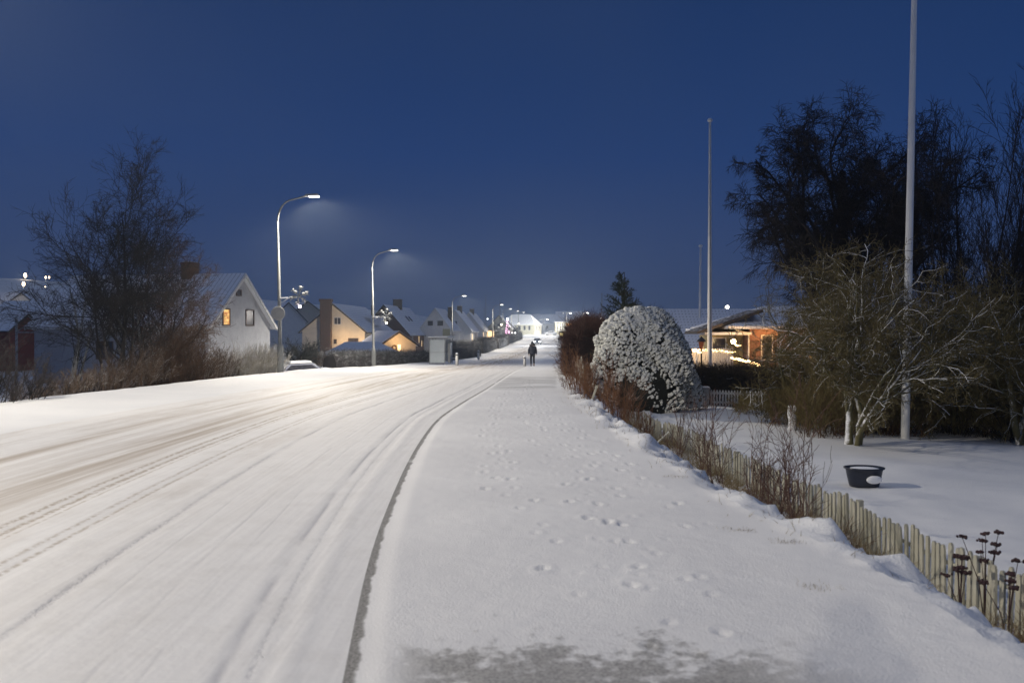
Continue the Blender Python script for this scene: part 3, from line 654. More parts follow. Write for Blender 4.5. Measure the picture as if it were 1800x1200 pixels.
# swing frame garden structure
t = thing('garden_swing', 'grey timber frame with crossed braces standing in the snowy garden', 'garden swing', (X(29, 60), 60, G(X(29, 60), 60) - .2), 0)
m = MB(); Wd = X(97, 60) - X(29, 60); zt = Z(555, 60) - t.location.z; zm = Z(583, 60) - t.location.z
for u in (0, .5, 1): MB().box(u * Wd - .06, u * Wd + .06, -.06, .06, 0, zt).build('post', m_greyp, t)
MB().box(0, Wd, -.04, .04, zm - .08, zm).build('rail', m_greyp, t)
m = MB()
for u in (0, .5):
    for (a, b) in (((u * Wd, zm), ((u + .25) * Wd, zm + .45)), (((u + .25) * Wd, zm + .45), ((u + .5) * Wd, zm))): m.tube([(a[0], 0, a[1]), (b[0], 0, b[1])], .035, 5)
m.build('brace', m_greyp, t)

# ---- right side houses
h = house('house with a dusted tile roof and white verge boards, behind the string lit white fence', X(1177, 72), 72, R(-90), 9, 12, -1.9, .2, Z(545, 74), m_wwall, m_rooft, barge=m_framew, group='houses on the right')
h.location.y = 76
h = house('dark roofed house showing left of the dusted tile roof', X(1152, 90), 96, R(-90), 9, 3.2, -1.9, 0, Z(547, 94), m_barge, M_plain('dark_tiles', (.03, .03, .035), .8), group='houses on the right')
# brick house with porch
bh = thing('brick_house', 'red brick bungalow with a lit porch lamp under a snowy roof, behind the apple tree', 'house', (X(1300, 50), 50, -1.5), 0)
e0 = Z(572, 50) + 1.5
MB().box(0.6, 9, 0, 8, 0, e0).build('wall', m_brick, bh)
MB().add([(-1.0, -1.2, e0 - .05), (9.6, -1.2, e0 - .05), (9.6, 9, e0 - .05), (-1.0, 9, e0 - .05), (2.4, 3.2, e0 + 1.25), (7, 3.2, e0 + 1.25), (-1.0, -1.2, e0 - .2), (9.6, -1.2, e0 - .2), (9.6, 9, e0 - .2), (-1.0, 9, e0 - .2)],
         [(0, 1, 5, 4), (1, 2, 5), (2, 3, 4, 5), (3, 0, 4), (0, 6, 7, 1), (1, 7, 8, 2), (2, 8, 9, 3), (3, 9, 6, 0), (6, 9, 8, 7)]).build('roof', m_roof, bh)
window(bh, Tm(1.6, 0, e0 - 1.3), .7, 1.5, 0, m_framew); window(bh, Tm(4.6, 0, e0 - 1.3), 1.2, 1.3, 1, m_framew)
MB().box(-1.25, .6, 1.5, 5, 0, e0 - .55).build('porch_wall', M_plain('yellowish_panel', (.30, .24, .12), .8, .15), bh)
MB().add([(-2.1, -.4, e0 - .55), (.6, -.4, e0 - .55), (.6, 5.2, e0 - .3), (-2.1, 5.2, e0 - .3), (-2.1, -.4, e0 - .4), (.6, -.4, e0 - .4), (.6, 5.2, e0 - .15), (-2.1, 5.2, e0 - .15)], [(0, 3, 2, 1), (4, 5, 6, 7), (0, 1, 5, 4), (1, 2, 6, 5), (2, 3, 7, 6), (3, 0, 4, 7)]).build('porch_roof', m_roofs, bh)
# gabled dark dormer roof in front
MB().add([(-2.6, -.6, e0 - .35), (1.2, -.6, e0 + .95), (1.2, -.6, e0 + .75), (-2.6, -.6, e0 - .5), (-2.6, 3, e0 - .35), (1.2, 3, e0 + .95), (1.2, 3, e0 + .75), (-2.6, 3, e0 - .5)], [(0, 1, 2, 3), (7, 6, 5, 4), (0, 4, 5, 1), (3, 2, 6, 7), (0, 3, 7, 4), (1, 5, 6, 2)]).build('porch_gable', M_snowed('dark_snowy_roof', (.04, .035, .035), .9, 1.3), bh)
window(bh, Tm(-.85, 1.5, e0 - 1.3), .9, 1.2, 0, m_framew)
MB().tube([(.5, -.15, 0), (.5, -.15, e0 - .5), (-.3, -.3, e0 - .25)], .045, 6).build('downpipe', m_framew, bh)
t = thing('porch_lamp', 'glowing porch lamp fixed beside the brick house door', 'lamp', (X(1289, 49), 49, Z(600, 49)))
MB().ball((0, 0, 0), .16, k=10).build('globe', M_emit('porch_bulb', (1, .72, .35), 14), t, True); MB().box(-.03, .03, 0, .5, -.03, .03).build('bracket', m_dark, t)
wlight(X(1289, 48.6), 48.5, Z(598, 49), 130)
t = thing('wall_lamp', 'round wall lamp glowing through the apple branches on the brick wall', 'lamp', (X(1397, 49.5), 49.7, Z(591, 50)))
MB().ball((0, 0, 0), .15, k=10).build('globe', M_emit('wall_bulb', (1, .75, .4), 14), t, True); MB().box(-.03, .03, 0, .3, -.03, .03).build('bracket', m_dark, t)
wlight(X(1390, 49.2), 49.1, Z(588, 50), 110, (1, .55, .2))
wlight(X(1355, 49.2), 48.8, Z(585, 50), 170, (1, .45, .12))  # added orange glow for the brick wall, no lamp object here
# white slat fence with string lights behind hedge
def slat_fence(name, label, x0, y0, x1, y1, h, zb, gap=.14, w=.09, mat=m_white):
    t = thing(name, label, 'fence', (x0, y0, zb), math.atan2(y1 - y0, x1 - x0)); L = math.hypot(x1 - x0, y1 - y0); n = int(L / gap)
    
    for q in (.25, .75): MB().box(.05, L - .05, .025, .07, h * q, h * q + .08).build('rail', mat, t)
    for i in range(min(n, 98)):
        MB().add([(i*gap, 0, 0), (i*gap + w, 0, 0), (i*gap + w, 0, h - .05), (i*gap + w/2, 0, h), (i*gap, 0, h - .05), (i*gap, .022, 0), (i*gap + w, .022, 0), (i*gap + w, .022, h - .05), (i*gap + w/2, .022, h), (i*gap, .022, h - .05)],
                 [(0, 1, 2, 3, 4), (9, 8, 7, 6, 5), (0, 5, 6, 1), (1, 6, 7, 2), (2, 7, 8, 3), (3, 8, 9, 4), (4, 9, 5, 0)]).build('picket', mat, t)
    return t
slat_fence('white_fence', 'tall white slat fence hung with string lights, by the lantern post', X(1204, 44), 44, X(1292, 47), 47, 1.6, Z(613, 44) - 1.6, .2, .15)
slat_fence('white_fence', 'short white slat fence returning towards the lantern, golden in the string light', X(1214, 40), 38.5, X(1222, 44), 43.6, 1.5, Z(616, 41) - 1.6, .2, .14)
m_bulb = M_emit('string_bulb', (1, .62, .25), 9)
def light_string(label, pts, n, r=.028):
    t = thing('light_string', label, 'string lights', pts[0])
    P0 = Vector(pts[0]); c = MB().tube([Vector(p) - P0 for p in pts], .012, 5); c.build('cable', m_dark, t)
    b = MB(); tot = len(pts) - 1
    for i in range(n):
        f = i / (n - 1) * tot * .9999; k = int(f); p = Vector(pts[k]).lerp(Vector(pts[k + 1]), f - k) - P0 + Vector((random.uniform(-.02, .02), -.02, random.uniform(-.06, .03))); b.ball(p, r * random.uniform(.7, 1.3), k=6)
    b.build('bulbs', m_bulb, t, True)
random.seed(3)
light_string('string of warm lights along the top of the tall white slat fence', [P(1204, 613, 43.9), P(1250, 615, 45.4), P(1292, 618, 46.8)], 34)
light_string('string of warm lights on the short white fence beside the lantern', [P(1218, 616, 40), P(1232, 618, 38)], 12)
light_string('thick string of lights sloping down the railing before the brick house', [P(1286, 628, 45), P(1315, 635, 43), P(1343, 644, 41)], 34, .045)
light_string('short string of lights around the porch corner of the brick house', [P(1293, 605, 47), P(1302, 607, 47)], 8, .04)
wlight(X(1212, 40), 40.5, Z(625, 40), 60); wlight(X(1240, 43), 43, Z(618, 43), 60); wlight(X(1272, 44), 44, Z(622, 43), 50)
wlight(X(1315, 42), 42, Z(628, 43), 40)
t = thing('railing', 'dark stair railing carrying the thick string of lights', 'railing', P(1286, 630, 45.05))
a = Vector((0, 0, 0)); b = P(1343, 646, 41.05) - t.location
m = MB().tube([a, b], .03, 6); m.build('handrail', m_dark, t)
for k in range(5): q = a.lerp(b, k / 4); MB().tube([q, q - Vector((0, 0, .95))], .02, 5).build('baluster', m_dark, t)
# lantern post
t = thing('lantern_post', 'dark garden lantern on a slim post before the white slat fence', 'lantern', (X(1233, 42), 42, Z(655, 42)))
zt = Z(605, 42) - t.location.z
MB().tube([(0, 0, 0), (0, 0, zt - .25)], .04, 8).build('post', m_dark, t, True)
MB().lathe([(.05, zt - .27), (.09, zt - .2), (.15, zt + .12), (.14, zt + .13)], 6).build('lantern_glass', M_plain('amber_glass', (.22, .08, .04), .3), t)
MB().lathe([(.24, zt + .13), (.20, zt + .2), (.05, zt + .34), (.01, zt + .40)], 6).build('lantern_cap', m_dark, t)

# ================================================================== FLAGPOLES
def flagpole(label, px0, py0, px1, py1, d, r0, r1, mat=m_white, zbase=None, Htot=None):
    a = P(px0, py0, d); b = P(px1, py1, d); dr = (b - a).normalized(); 
    zg = G(a.x, d) - .05; a = a + dr * ((zg - a.z) / dr.z)
    L = (b - a).length if Htot is None else Htot
    t = thing('flagpole', label, 'flagpole', a, 0, 'white flagpoles')
    M = dr.to_track_quat('Z', 'Y').to_matrix().to_4x4(); n = 10
    MB().lathe([(r0 + (r1 - r0) * (i / n) ** 1.3, L * i / n) for i in range(n + 1)], 14, M).build('pole', mat, t, True)
    MB().ball((0, 0, 0), r1 * 2.2, (1, 1, .8), 10, M @ Matrix.Translation((0, 0, L + r1 * 1.2))).build('finial', mat, t, True)
    MB().tube([(r0 + .01, 0, 1.3), (r0 + .0, 0, L - .2)], .006, 4, M=M).build('halyard', m_dark, t)
    MB().box(r0 - .01, r0 + .03, -.03, .03, 1.1, 1.3, M).build('cleat', m_dark, t)
m_pole = M_plain('white_flagpole_paint', (.78, .78, .76), .5, .05, 2)
flagpole('thick white flagpole before the dark trees, running out of the top of the picture', 1591, 762, 1607, 0, 23.6, .115, .07, m_pole, Htot=13.5)
flagpole('white flagpole standing behind the hedge in front of the dusted tile roof', 1247.5, 640, 1248, 214, 40, .115, .055, m_pole)
flagpole('slim distant flagpole just left of the flagpole at the dusted tile roof', 1229.5, 640, 1231.5, 434, 75, .13, .08, m_pole)
for (px, py, d, lb) in ((854, 520, 200, 'distant flagpole beside the glowing veranda'), (851, 541, 210, 'short distant flagpole left of the veranda flagpole'), (879, 528, 215, 'thin distant flagpole between the dark garden tree and the pink decorations'), (911, 530, 250, 'thin distant flagpole in front of the cream house'), (1058, 517, 120, 'very thin flagpole right of the dark spruce')):
    flagpole(lb, px, 615, px, py, d, .09, .05, m_galv)

# ================================================================== BUS SHELTER
sx, sy = X(768.5, 75), 75.; zg = G(sx, sy)
t = thing('bus_shelter', 'glass bus shelter with a snowy flat roof at the left kerb', 'bus shelter', (sx, sy, zg), RY)
m_frameg = M_plain('grey_steel_frame', (.22, .23, .24), .5, .1)
g = NT('frosted_glass'); g.base(g.mix(g.noise(g.obj(), 2, 3), (.60, .68, .70), (.82, .86, .86))); g.rough(.25); g.b.inputs['Transmission Weight'].default_value = .35; m_glass = g.m
D_, Ls, Hh = 1.35, 3.4, 2.25
for (x, y) in ((-D_/2, 0), (D_/2, 0), (-D_/2, Ls), (D_/2, Ls), (-D_/2, Ls/2)): MB().box(x - .035, x + .035, y - .035, y + .035, 0, Hh).build('post', m_frameg, t)
for (x0, x1, y0, y1) in ((-D_/2 + .05, D_/2 - .05, -.01, .01), (-D_/2 + .05, D_/2 - .05, Ls - .01, Ls + .01), (-D_/2 - .01, -D_/2 + .01, .05, Ls/2 - .05), (-D_/2 - .01, -D_/2 + .01, Ls/2 + .05, Ls - .05)):
    MB().box(x0, x1, y0, y1, .15, 1.02).box(x0, x1, y0, y1, 1.06, Hh - .1).build('glass_panel', m_glass, t)
MB().box(-D_/2, D_/2, -.03, .03, 1.02, 1.06).box(-D_/2, D_/2, -.03, .03, .1, .15).build('rail', m_frameg, t)
rf = MB().box(-D_/2 - .15, D_/2 + .35, -.12, Ls + .12, Hh, Hh + .10).build('roof', m_frameg, t, bevel=.02)
MB().box(-D_/2 - .12, D_/2 + .32, -.1, Ls + .1, Hh + .105, Hh + .19).build('roof_snow', m_snowcap, rf, bevel=.04)
MB().box(-D_/2 + .1, -D_/2 + .45, .4, Ls - .4, .42, .47).build('bench', m_greyp, t)
MB().box(D_/2 + .12, D_/2 + .35, 1.0, 1.9, 0.1, 1.9).build('timetable_case', m_frameg, t, bevel=.02)
# bus stop pole w/ boards, small bench
t = thing('bus_stop_sign', 'bus stop pole with small blank boards and a yellowish top plate, right of the shelter', 'bus stop sign', (X(795, 80), 80, G(X(795, 80), 80)))
MB().tube([(0, 0, 0), (0, 0, 3.1)], .035, 8).build('pole', m_greyp, t); MB().box(-.5, -.05, -.015, .015, 1.75, 1.88).build('board', m_white, t)
MB().box(-.9, -.2, -.02, .02, 2.55, 3.2).build('top_plate', M_plain('faded_yellow_plate', (.45, .43, .28), .5, .05), t); MB().box(-.25, .3, -.04, .04, 2.6, 2.66).build('plate_arm', m_greyp, t)
t = thing('bench', 'small snow covered bench between the shelter and the white topped bollard', 'bench', (X(797, 78), 78, G(X(797, 78), 78)))
MB().box(-.35, .35, -.2, .2, .42, .47).build('seat', m_greyp, t); MB().box(-.34, .34, -.19, .19, .475, .54).build('seat_snow', m_snowcap, t, bevel=.02)
for s in (-1, 1): MB().box(s * .28 - .03, s * .28 + .03, -.18, .18, 0, .42).build('leg', m_greyp, t)

# bollards
bt = thing('bollard', 'x', 'bollard'); MB().lathe([(.12, 0), (.12, .92), (.10, .98), (.02, 1.0)], 14).build('post', m_white, bt, True)
MB().lathe([(.124, .80), (.126, .81), (.126, .90), (.124, .91)], 14).box(.04, .135, -.09, .09, .05, .78).build('dark_band', m_dark, bt, False)
MB().ball((0, 0, 1.0), .10, (1, 1, .5), 10).build('snow_cap', m_snowcap, bt, True)
for i, (px, d, s, lb) in enumerate(((803, 70, 1.0, 'bollard in front of the small bench, left of the road'), (841, 95, 1.0, 'dark bollard on the left verge further up the road'), (922, 64, .75, 'bollard at the pavement edge beside the walking person'), (589, 56, .55, 'low stub post before the dark hedge'), (663.5, 60.5, .0, ''))):
    if not s: continue
    o = bt if i == 0 else copy_tree(bt); x = X(px, d); o.location = (x, d, G(x, d) - .02); o.scale = (s if s > .7 else .7, s if s > .7 else .7, s); o['label'] = lb; o['group'] = 'posts beside the road'

# ================================================================== PEOPLE
def skin(name, verts, edges, rad, mat, parent, root=0, sub=1):
    me = bpy.data.meshes.new(name); me.from_pydata(verts, edges, []); o = bpy.data.objects.new(name, me); COL.objects.link(o); o.parent = parent; me.materials.append(mat)
    md = o.modifiers.new('skin', 'SKIN'); md.use_smooth_shade = True
    for i, v in enumerate(me.skin_vertices[0].data):
        r = rad[i]; v.radius = r if isinstance(r, tuple) else (r, r); v.use_root = (i == root)
    s = o.modifiers.new('sub', 'SUBSURF'); s.levels = sub; s.render_levels = sub; return o
m_skin = M_plain('skin', (.45, .28, .20), .6, .05); m_coat = M_plain('dark_blue_grey_coat', (.028, .032, .048), .85, .3, 20); m_jeans = M_plain('dark_trousers', (.010, .011, .016), .9, .2, 20)
m_boot = M_plain('black_boots', (.012, .012, .012), .6); m_hood = M_plain('fur_trimmed_hood', (.09, .08, .085), .95, .3, 30)
def person(label, x, y, rz, s=1.0, coat=None, group=None):
    t = thing('person', label, 'person', (x, y, G(x, y)), rz, group); t.scale = (s, s, s)
    # walking away (+y), left foot forward
    V = [(0, 0, .98), (0, .01, 1.15), (0, .02, 1.36), (0, .02, 1.47), (0, .03, 1.54), (0, .035, 1.66), (0, .03, 1.73),
         (-.10, 0, .92), (-.11, .10, .50), (-.10, .05, .09), (-.10, .17, .04),
         (.10, 0, .92), (.10, .03, .50), (.11, -.12, .12), (.11, -.02, .04),
         (-.19, .01, 1.40), (-.25, -.04, 1.12), (-.26, .04, .88), (-.26, .06, .79),
         (.19, .01, 1.40), (.25, .05, 1.12), (.26, .10, .89), (.26, .13, .80)]
    E = [(0, 1), (1, 2), (2, 3), (3, 4), (4, 5), (5, 6), (0, 7), (7, 8), (8, 9), (9, 10), (0, 11), (11, 12), (12, 13), (13, 14), (2, 15), (15, 16), (16, 17), (17, 18), (2, 19), (19, 20), (20, 21), (21, 22)]
    Rd = [(.15, .11), (.14, .10), (.16, .10), .06, .055, (.085, .10), (.06, .07), .085, .06, .045, .04, .085, .06, .045, .04, .06, .045, .035, .025, .06, .045, .035, .025]
    b = skin('body', V, E, Rd, m_skin, t)
    # five short fingers per hand
    hv = []; he = []; hr = []
    for sx_, (wx, wy, wz) in ((-1, V[18]), (1, V[22])):
        for k in range(4):
            ox = (k - 1.5) * .02; i = len(hv); ln = (.062, .075, .07, .055)[k]
            hv += [(wx, wy + ox, wz), (wx - sx_ * .006, wy + ox, wz - ln * .6), (wx - sx_ * .02, wy + ox, wz - ln)]; he += [(i, i+1), (i+1, i+2)]; hr += [.009, .008, .007]
        i = len(hv); hv += [(wx, wy + .025, wz + .03), (wx - sx_ * .01, wy + .055, wz), (wx - sx_ * .015, wy + .06, wz - .03)]; he += [(i, i+1), (i+1, i+2)]; hr += [.011, .009, .008]
    hm = MB()
    for a in range(0, len(hv), 3): hm.tube(hv[a:a+3], hr[a:a+3], 6)
    hm.build('fingers', m_skin, b, True)
    # coat: torso to mid-thigh plus sleeves
    skin('coat', [(0, .01, .80), (0, .005, 1.0), (0, .01, 1.2), (0, .02, 1.40), (0, .025, 1.48), (-.20, .01, 1.38), (-.265, -.04, 1.12), (-.27, .04, .87), (.20, .01, 1.38), (.265, .05, 1.12), (.27, .10, .88)],
         [(0, 1), (1, 2), (2, 3), (3, 4), (3, 5), (5, 6), (6, 7), (3, 8), (8, 9), (9, 10)], [(.235, .17), (.225, .17), (.215, .165), (.20, .15), (.12, .11), .095, .08, .062, .095, .08, .062], coat or m_coat, t, 2)
    skin('trousers', [(0, 0, .90), (-.10, .01, .84), (-.11, .10, .50), (-.10, .05, .14), (.10, .01, .84), (.10, .03, .50), (.11, -.11, .17)], [(0, 1), (1, 2), (2, 3), (0, 4), (4, 5), (5, 6)], [(.15, .12), .105, .078, .065, .105, .078, .065], m_jeans, t)
    for (fx, fy, fz) in ((-.10, .06, 0), (.11, -.09, .02)):
        skin('boot', [(fx, fy - .01, .17 + fz), (fx, fy - .01, .06 + fz), (fx, fy + .12, .04 + fz)], [(0, 1), (1, 2)], [.062, .055, (.045, .04)], m_boot, t, 0)
    # hood hanging on the shoulders and knitted hat
    hd = MB(); n = 14
    for k in range(n):
        a = k / n * 6.283; hd.ball((.17 * math.cos(a), .02 + .11 * math.sin(a), 1.53 + .02 * math.sin(3 * a)), .055, k=6)
    hd.build('hood', m_hood, t, True)
    MB().lathe([(.118, 1.60), (.122, 1.66), (.115, 1.72), (.085, 1.775), (.02, 1.80)], 14, Matrix.Translation((0, .033, .0))).build('hat', m_coat, t, True)
    fc = MB().ball((0, .135, 1.645), .016, (.8, 1.2, 1.2), 6)
    for sg in (-1, 1): fc.ball((sg * .095, .03, 1.645), .025, (.4, .8, 1.2), 6)
    fc.build('nose_and_ears', m_skin, b, True)
    ey = MB()
    for sg in (-1, 1): ey.ball((sg * .034, .128, 1.665), .011, k=6)
    ey.build('eyes', m_dark, b, True)
    return t
person('person in a dark hooded coat and dark trousers walking away alone along the snowy pavement', X(936, 61.5), 61.5, R(-2))
gp = 'three small figures far up the street'
for (px, d, s, lb) in ((982.5, 212, .85, 'leftmost of three distant walkers, shorter, in a dark coat'), (986, 215, 1.05, 'tallest, middle one of three distant walkers in dark clothes'), (990.2, 211, .80, 'rightmost of three distant walkers, short, in a dark coat')):
    person(lb, X(px, d), d, R(10), s, group=gp)

photographer = person('photographer in a dark coat standing just behind the viewpoint, casting a long shadow', -.15, -.75, R(0))
# ================================================================== CARS
m_carp = M_plain('dark_car_paint', (.03, .035, .05), .3, .1); m_tyre = M_plain('tyre', (.015, .015, .015), .9)
def car(name, label, x, y, rz, paint, snowy=False, lights=False):
    t = thing(name, label, 'car', (x, y, G(x, y)), rz)
    prof = [(-2.15, .30), (-2.2, .62), (-2.1, .92), (-1.55, 1.0), (-1.05, 1.40), (.55, 1.45), (1.15, 1.02), (1.95, .88), (2.15, .62), (2.15, .30)]
    m = MB(); n = len(prof)
    for (ins, w) in ((0, .86),):
        vs = []
        for sg in (-1, 1): vs += [(sg * (w - (.20 if z > 1.1 else .04 if z > .8 else 0)), yy, z) for yy, z in prof]
        m.add(vs, [tuple(range(n))[::-1], tuple(range(n, 2 * n))] + [(i, (i + 1) % n, n + (i + 1) % n, n + i) for i in range(n)])
    m.build('body', paint, t, bevel=.06)
    sn = m_snowcap if snowy else m_pane
    MB().add([(-.62, -1.10, 1.38), (.62, -1.10, 1.38), (.76, -1.60, 1.02), (-.76, -1.60, 1.02), (-.62, -1.13, 1.42), (.62, -1.13, 1.42), (.78, -1.63, 1.04), (-.78, -1.63, 1.04)], [(0, 1, 2, 3), (7, 6, 5, 4), (0, 4, 5, 1), (1, 5, 6, 2), (2, 6, 7, 3), (3, 7, 4, 0)]).build('windscreen', sn, t)
    MB().add([(-.62, .58, 1.44), (.62, .58, 1.44), (.76, 1.12, 1.05), (-.76, 1.12, 1.05), (-.62, .61, 1.48), (.62, .61, 1.48), (.78, 1.15, 1.08), (-.78, 1.15, 1.08)], [(3, 2, 1, 0), (4, 5, 6, 7), (1, 5, 4, 0), (2, 6, 5, 1), (3, 7, 6, 2), (0, 4, 7, 3)]).build('rear_window', sn, t)
    for sg in (-1, 1): MB().add([(sg * .69, -.95, 1.34), (sg * .69, .45, 1.38), (sg * .83, .95, 1.04), (sg * .83, -1.35, 1.02), (sg * .72, -.95, 1.34), (sg * .72, .45, 1.38), (sg * .86, .95, 1.04), (sg * .86, -1.35, 1.02)], [(0, 1, 2, 3), (7, 6, 5, 4), (0, 4, 5, 1), (1, 5, 6, 2), (2, 6, 7, 3), (3, 7, 4, 0)]).build('side_window', m_pane, t)
    for sg in (-1, 1):
        for yy in (-1.35, 1.35):
            M = Matrix.Translation((sg * .78, yy, .32)) @ Matrix.Rotation(R(90), 4, 'Y')
            w = MB().lathe([(.30, -.1), (.32, -.07), (.32, .07), (.30, .1)], 18, M).build('wheel', m_tyre, t, True); MB().lathe([(.18, -.115), (.19, -.11), (.19, .11), (.18, .115)], 12, M).build('rim', m_greyp, w)
        hl = MB().ball((sg * .62, -2.14, .70), .20 if lights else .15, (1.2, .5, .9), 10).build('headlight', M_emit('headlamp', (.95, .97, 1), 500) if lights else m_greyp, t, True)
    if snowy:
        MB().add([(-.66, -1.05, 1.43), (.66, -1.05, 1.43), (.66, .55, 1.48), (-.66, .55, 1.48), (-.55, -.95, 1.60), (.55, -.95, 1.60), (.55, .45, 1.64), (-.55, .45, 1.64)], [(0, 3, 2, 1), (4, 5, 6, 7), (0, 1, 5, 4), (1, 2, 6, 5), (2, 3, 7, 6), (3, 0, 4, 7)]).box(-.75, .75, -2.05, -1.6, .95, 1.1).box(-.75, .75, 1.2, 1.95, .95, 1.1).build('snow_cover', m_snowcap, t, bevel=.05)
    if lights:
        for sg in (-1, 1):
            l = bpy.data.lights.new('headlight_beam', 'SPOT'); l.energy = 16000; l.color = (.92, .95, 1); l.spot_size = R(70); l.spot_blend = 1; l.shadow_soft_size = .08
            lo = bpy.data.objects.new('headlight_beam', l); COL.objects.link(lo); lo.parent = t; lo.location = (sg * .62, -2.35, .70); lo.rotation_euler = (R(84), 0, R(180))
    return t
car('oncoming_car', 'oncoming car with both headlights blazing white in the far lane', X(944.5, 200), 200, R(-3), m_carp, False, True)
car('parked_car', 'parked car covered by snow below the verge, under the dark round tree', X(528, 58), 58.5, R(-60), M_plain('snow_dusted_paint', (.30, .32, .40), .7, .1), True)
car('parked_car', 'car parked under snow by the far junction', X(968, 322), 322, R(70), M_plain('white_snowed_paint', (.6, .6, .62), .7, .1), True)

# far junction: canopy, kiosk, decorations, shop front
t = thing('filling_station_canopy', 'orange lit canopy at the far junction, left of the dark reddish hedge', 'canopy', (X(1003, 290), 290, G(X(1003, 290), 290)))
zt = Z(572.5, 290) - t.location.z
MB().box(-1.5, 1.5, -1, 1, zt, zt + .75).build('fascia', M_emit('orange_fascia', (1, .42, .05), 2.6), t); 
for s in (-1, 1): MB().box(s * 1.1 - .1, s * 1.1 + .1, -.1, .1, 0, zt).build('post', m_greyp, t)
t = thing('kiosk', 'small yellow lit kiosk beneath the pale lit building at the far junction', 'kiosk', (X(987.5, 285), 285, G(X(987.5, 285), 285)))
MB().box(-.8, .8, 0, 1.5, 0, 1.7).build('wall', m_dark, t); MB().box(-.62, .62, -.05, -.005, .3, 1.3).build('window', M_emit('kiosk_glow', (1, .75, .15), 1.8), t); MB().box(-1, 1, -.2, 1.7, 1.702, 1.85).build('roof', m_barge, t)
t = thing('lit_facade_building', 'pale building with bright vertical window strips left of the orange canopy', 'building', (X(987, 340), 340, G(X(987, 340), 340)))
zt = Z(566, 340) - t.location.z; MB().box(-2.6, 2.6, 0, 6, 0, zt).build('wall', m_yell, t)
for k in range(5): MB().box(-2.2 + k * .95, -1.75 + k * .95, -.06, -.004, zt - 3.6, zt - .5).build('window', M_emit('strip_window', (.9, .9, .7), .7), t)
MB().box(-2.8, 2.8, -.2, 6.2, zt + .002, zt + .3).build('roof', m_roofs, t)
wlight(X(960, 310), 310, 7, 11000, (.92, .96, 1), .3)  # added light to raise the glow at the far road end
wlight(X(928, 318), 320, 5.5, 5000, (1, .96, .82), .3)  # second added fill, brightens the far end near the cream house
t = thing('decorated_tree', 'small tree hung with pink and white lights in a garden left of the far headlights', 'christmas tree', (X(892, 205), 205, G(X(892, 205), 205)))
MB().tube([(0, 0, 0), (0, 0, 5.5)], [.1, .02], 6).build('trunk', m_bark, t)
m = MB(); rr = random.Random(8)
for k in range(70):
    z = rr.uniform(.8, 5.6); r = (5.9 - z) * .16; a = rr.uniform(0, 6.28); m.ball((r * math.cos(a), r * math.sin(a), z), .07, k=6)
m.build('lights', M_emit('pink_bulbs', (1, .50, .75), 5), t, True)
MB().ball((0, 0, 5.9), .22, (.8, .8, 1.6), 8).build('star', M_emit('white_star', (.85, .8, 1), 10), t, True)
t = thing('lit_figure', 'pink glowing garden decoration beside the light hung tree', 'garden decoration', (X(889.5, 200), 200, G(X(889.5, 200), 200)))
MB().tube([(-.4, 0, .6), (-.3, 0, 1.6), (.3, 0, 1.5), (.45, 0, .6)], .16, 8).tube([(-.3, 0, 1.55), (-.45, 0, 2.1)], .12, 8).build('glowing_body', M_emit('pink_glow', (1, .45, .60), 3.0), t, True)
for k, (px, py, d, lb) in enumerate(((881.3, 570.5, 190, 'yellowish globe lamp in front of the dark garden tree'), (911.5, 569, 240, 'small yellowish globe lamp in front of the cream house'), (900, 585, 215, 'left one of a pair of low white garden lamps'), (905.5, 585, 215, 'right one of a pair of low white garden lamps'), (857, 560.5, 230, 'small white lamp above the glowing veranda'))):
    x = X(px, d); zb = G(x, d); z = Z(py, d); t = thing('garden_lamp', lb, 'garden lamp', (x, d, zb), 0, 'globe lamps in the far gardens')
    MB().tube([(0, 0, 0), (0, 0, z - zb)], .04, 6).build('post', m_greyp, t); MB().ball((0, 0, z - zb), .20 if k in (0,) else .15, k=8).build('globe', M_emit('globe_glow', (1, .85, .55) if k < 2 else (1, 1, 1), 7), t, True)
for (px, py, d, lb) in ((1035, 562, 200, 'small white light in the hedge top, left of the other two'), (1047, 567, 190, 'small white light low in the hedge top near the domed bush'), (1056, 560, 180, 'small white light right of the hedge by the dark spruce')):
    t = thing('window_lamp', lb, 'lamp', (X(px, d), d, G(X(px, d), d))); zz = Z(py, d) - t.location.z
    MB().tube([(0, 0, 0), (0, 0, zz)], .04, 6).build('pole', m_dark, t); MB().ball((0, 0, zz), .2, k=8).build('globe', M_emit('far_white', (1, .95, .9), 12), t, True)

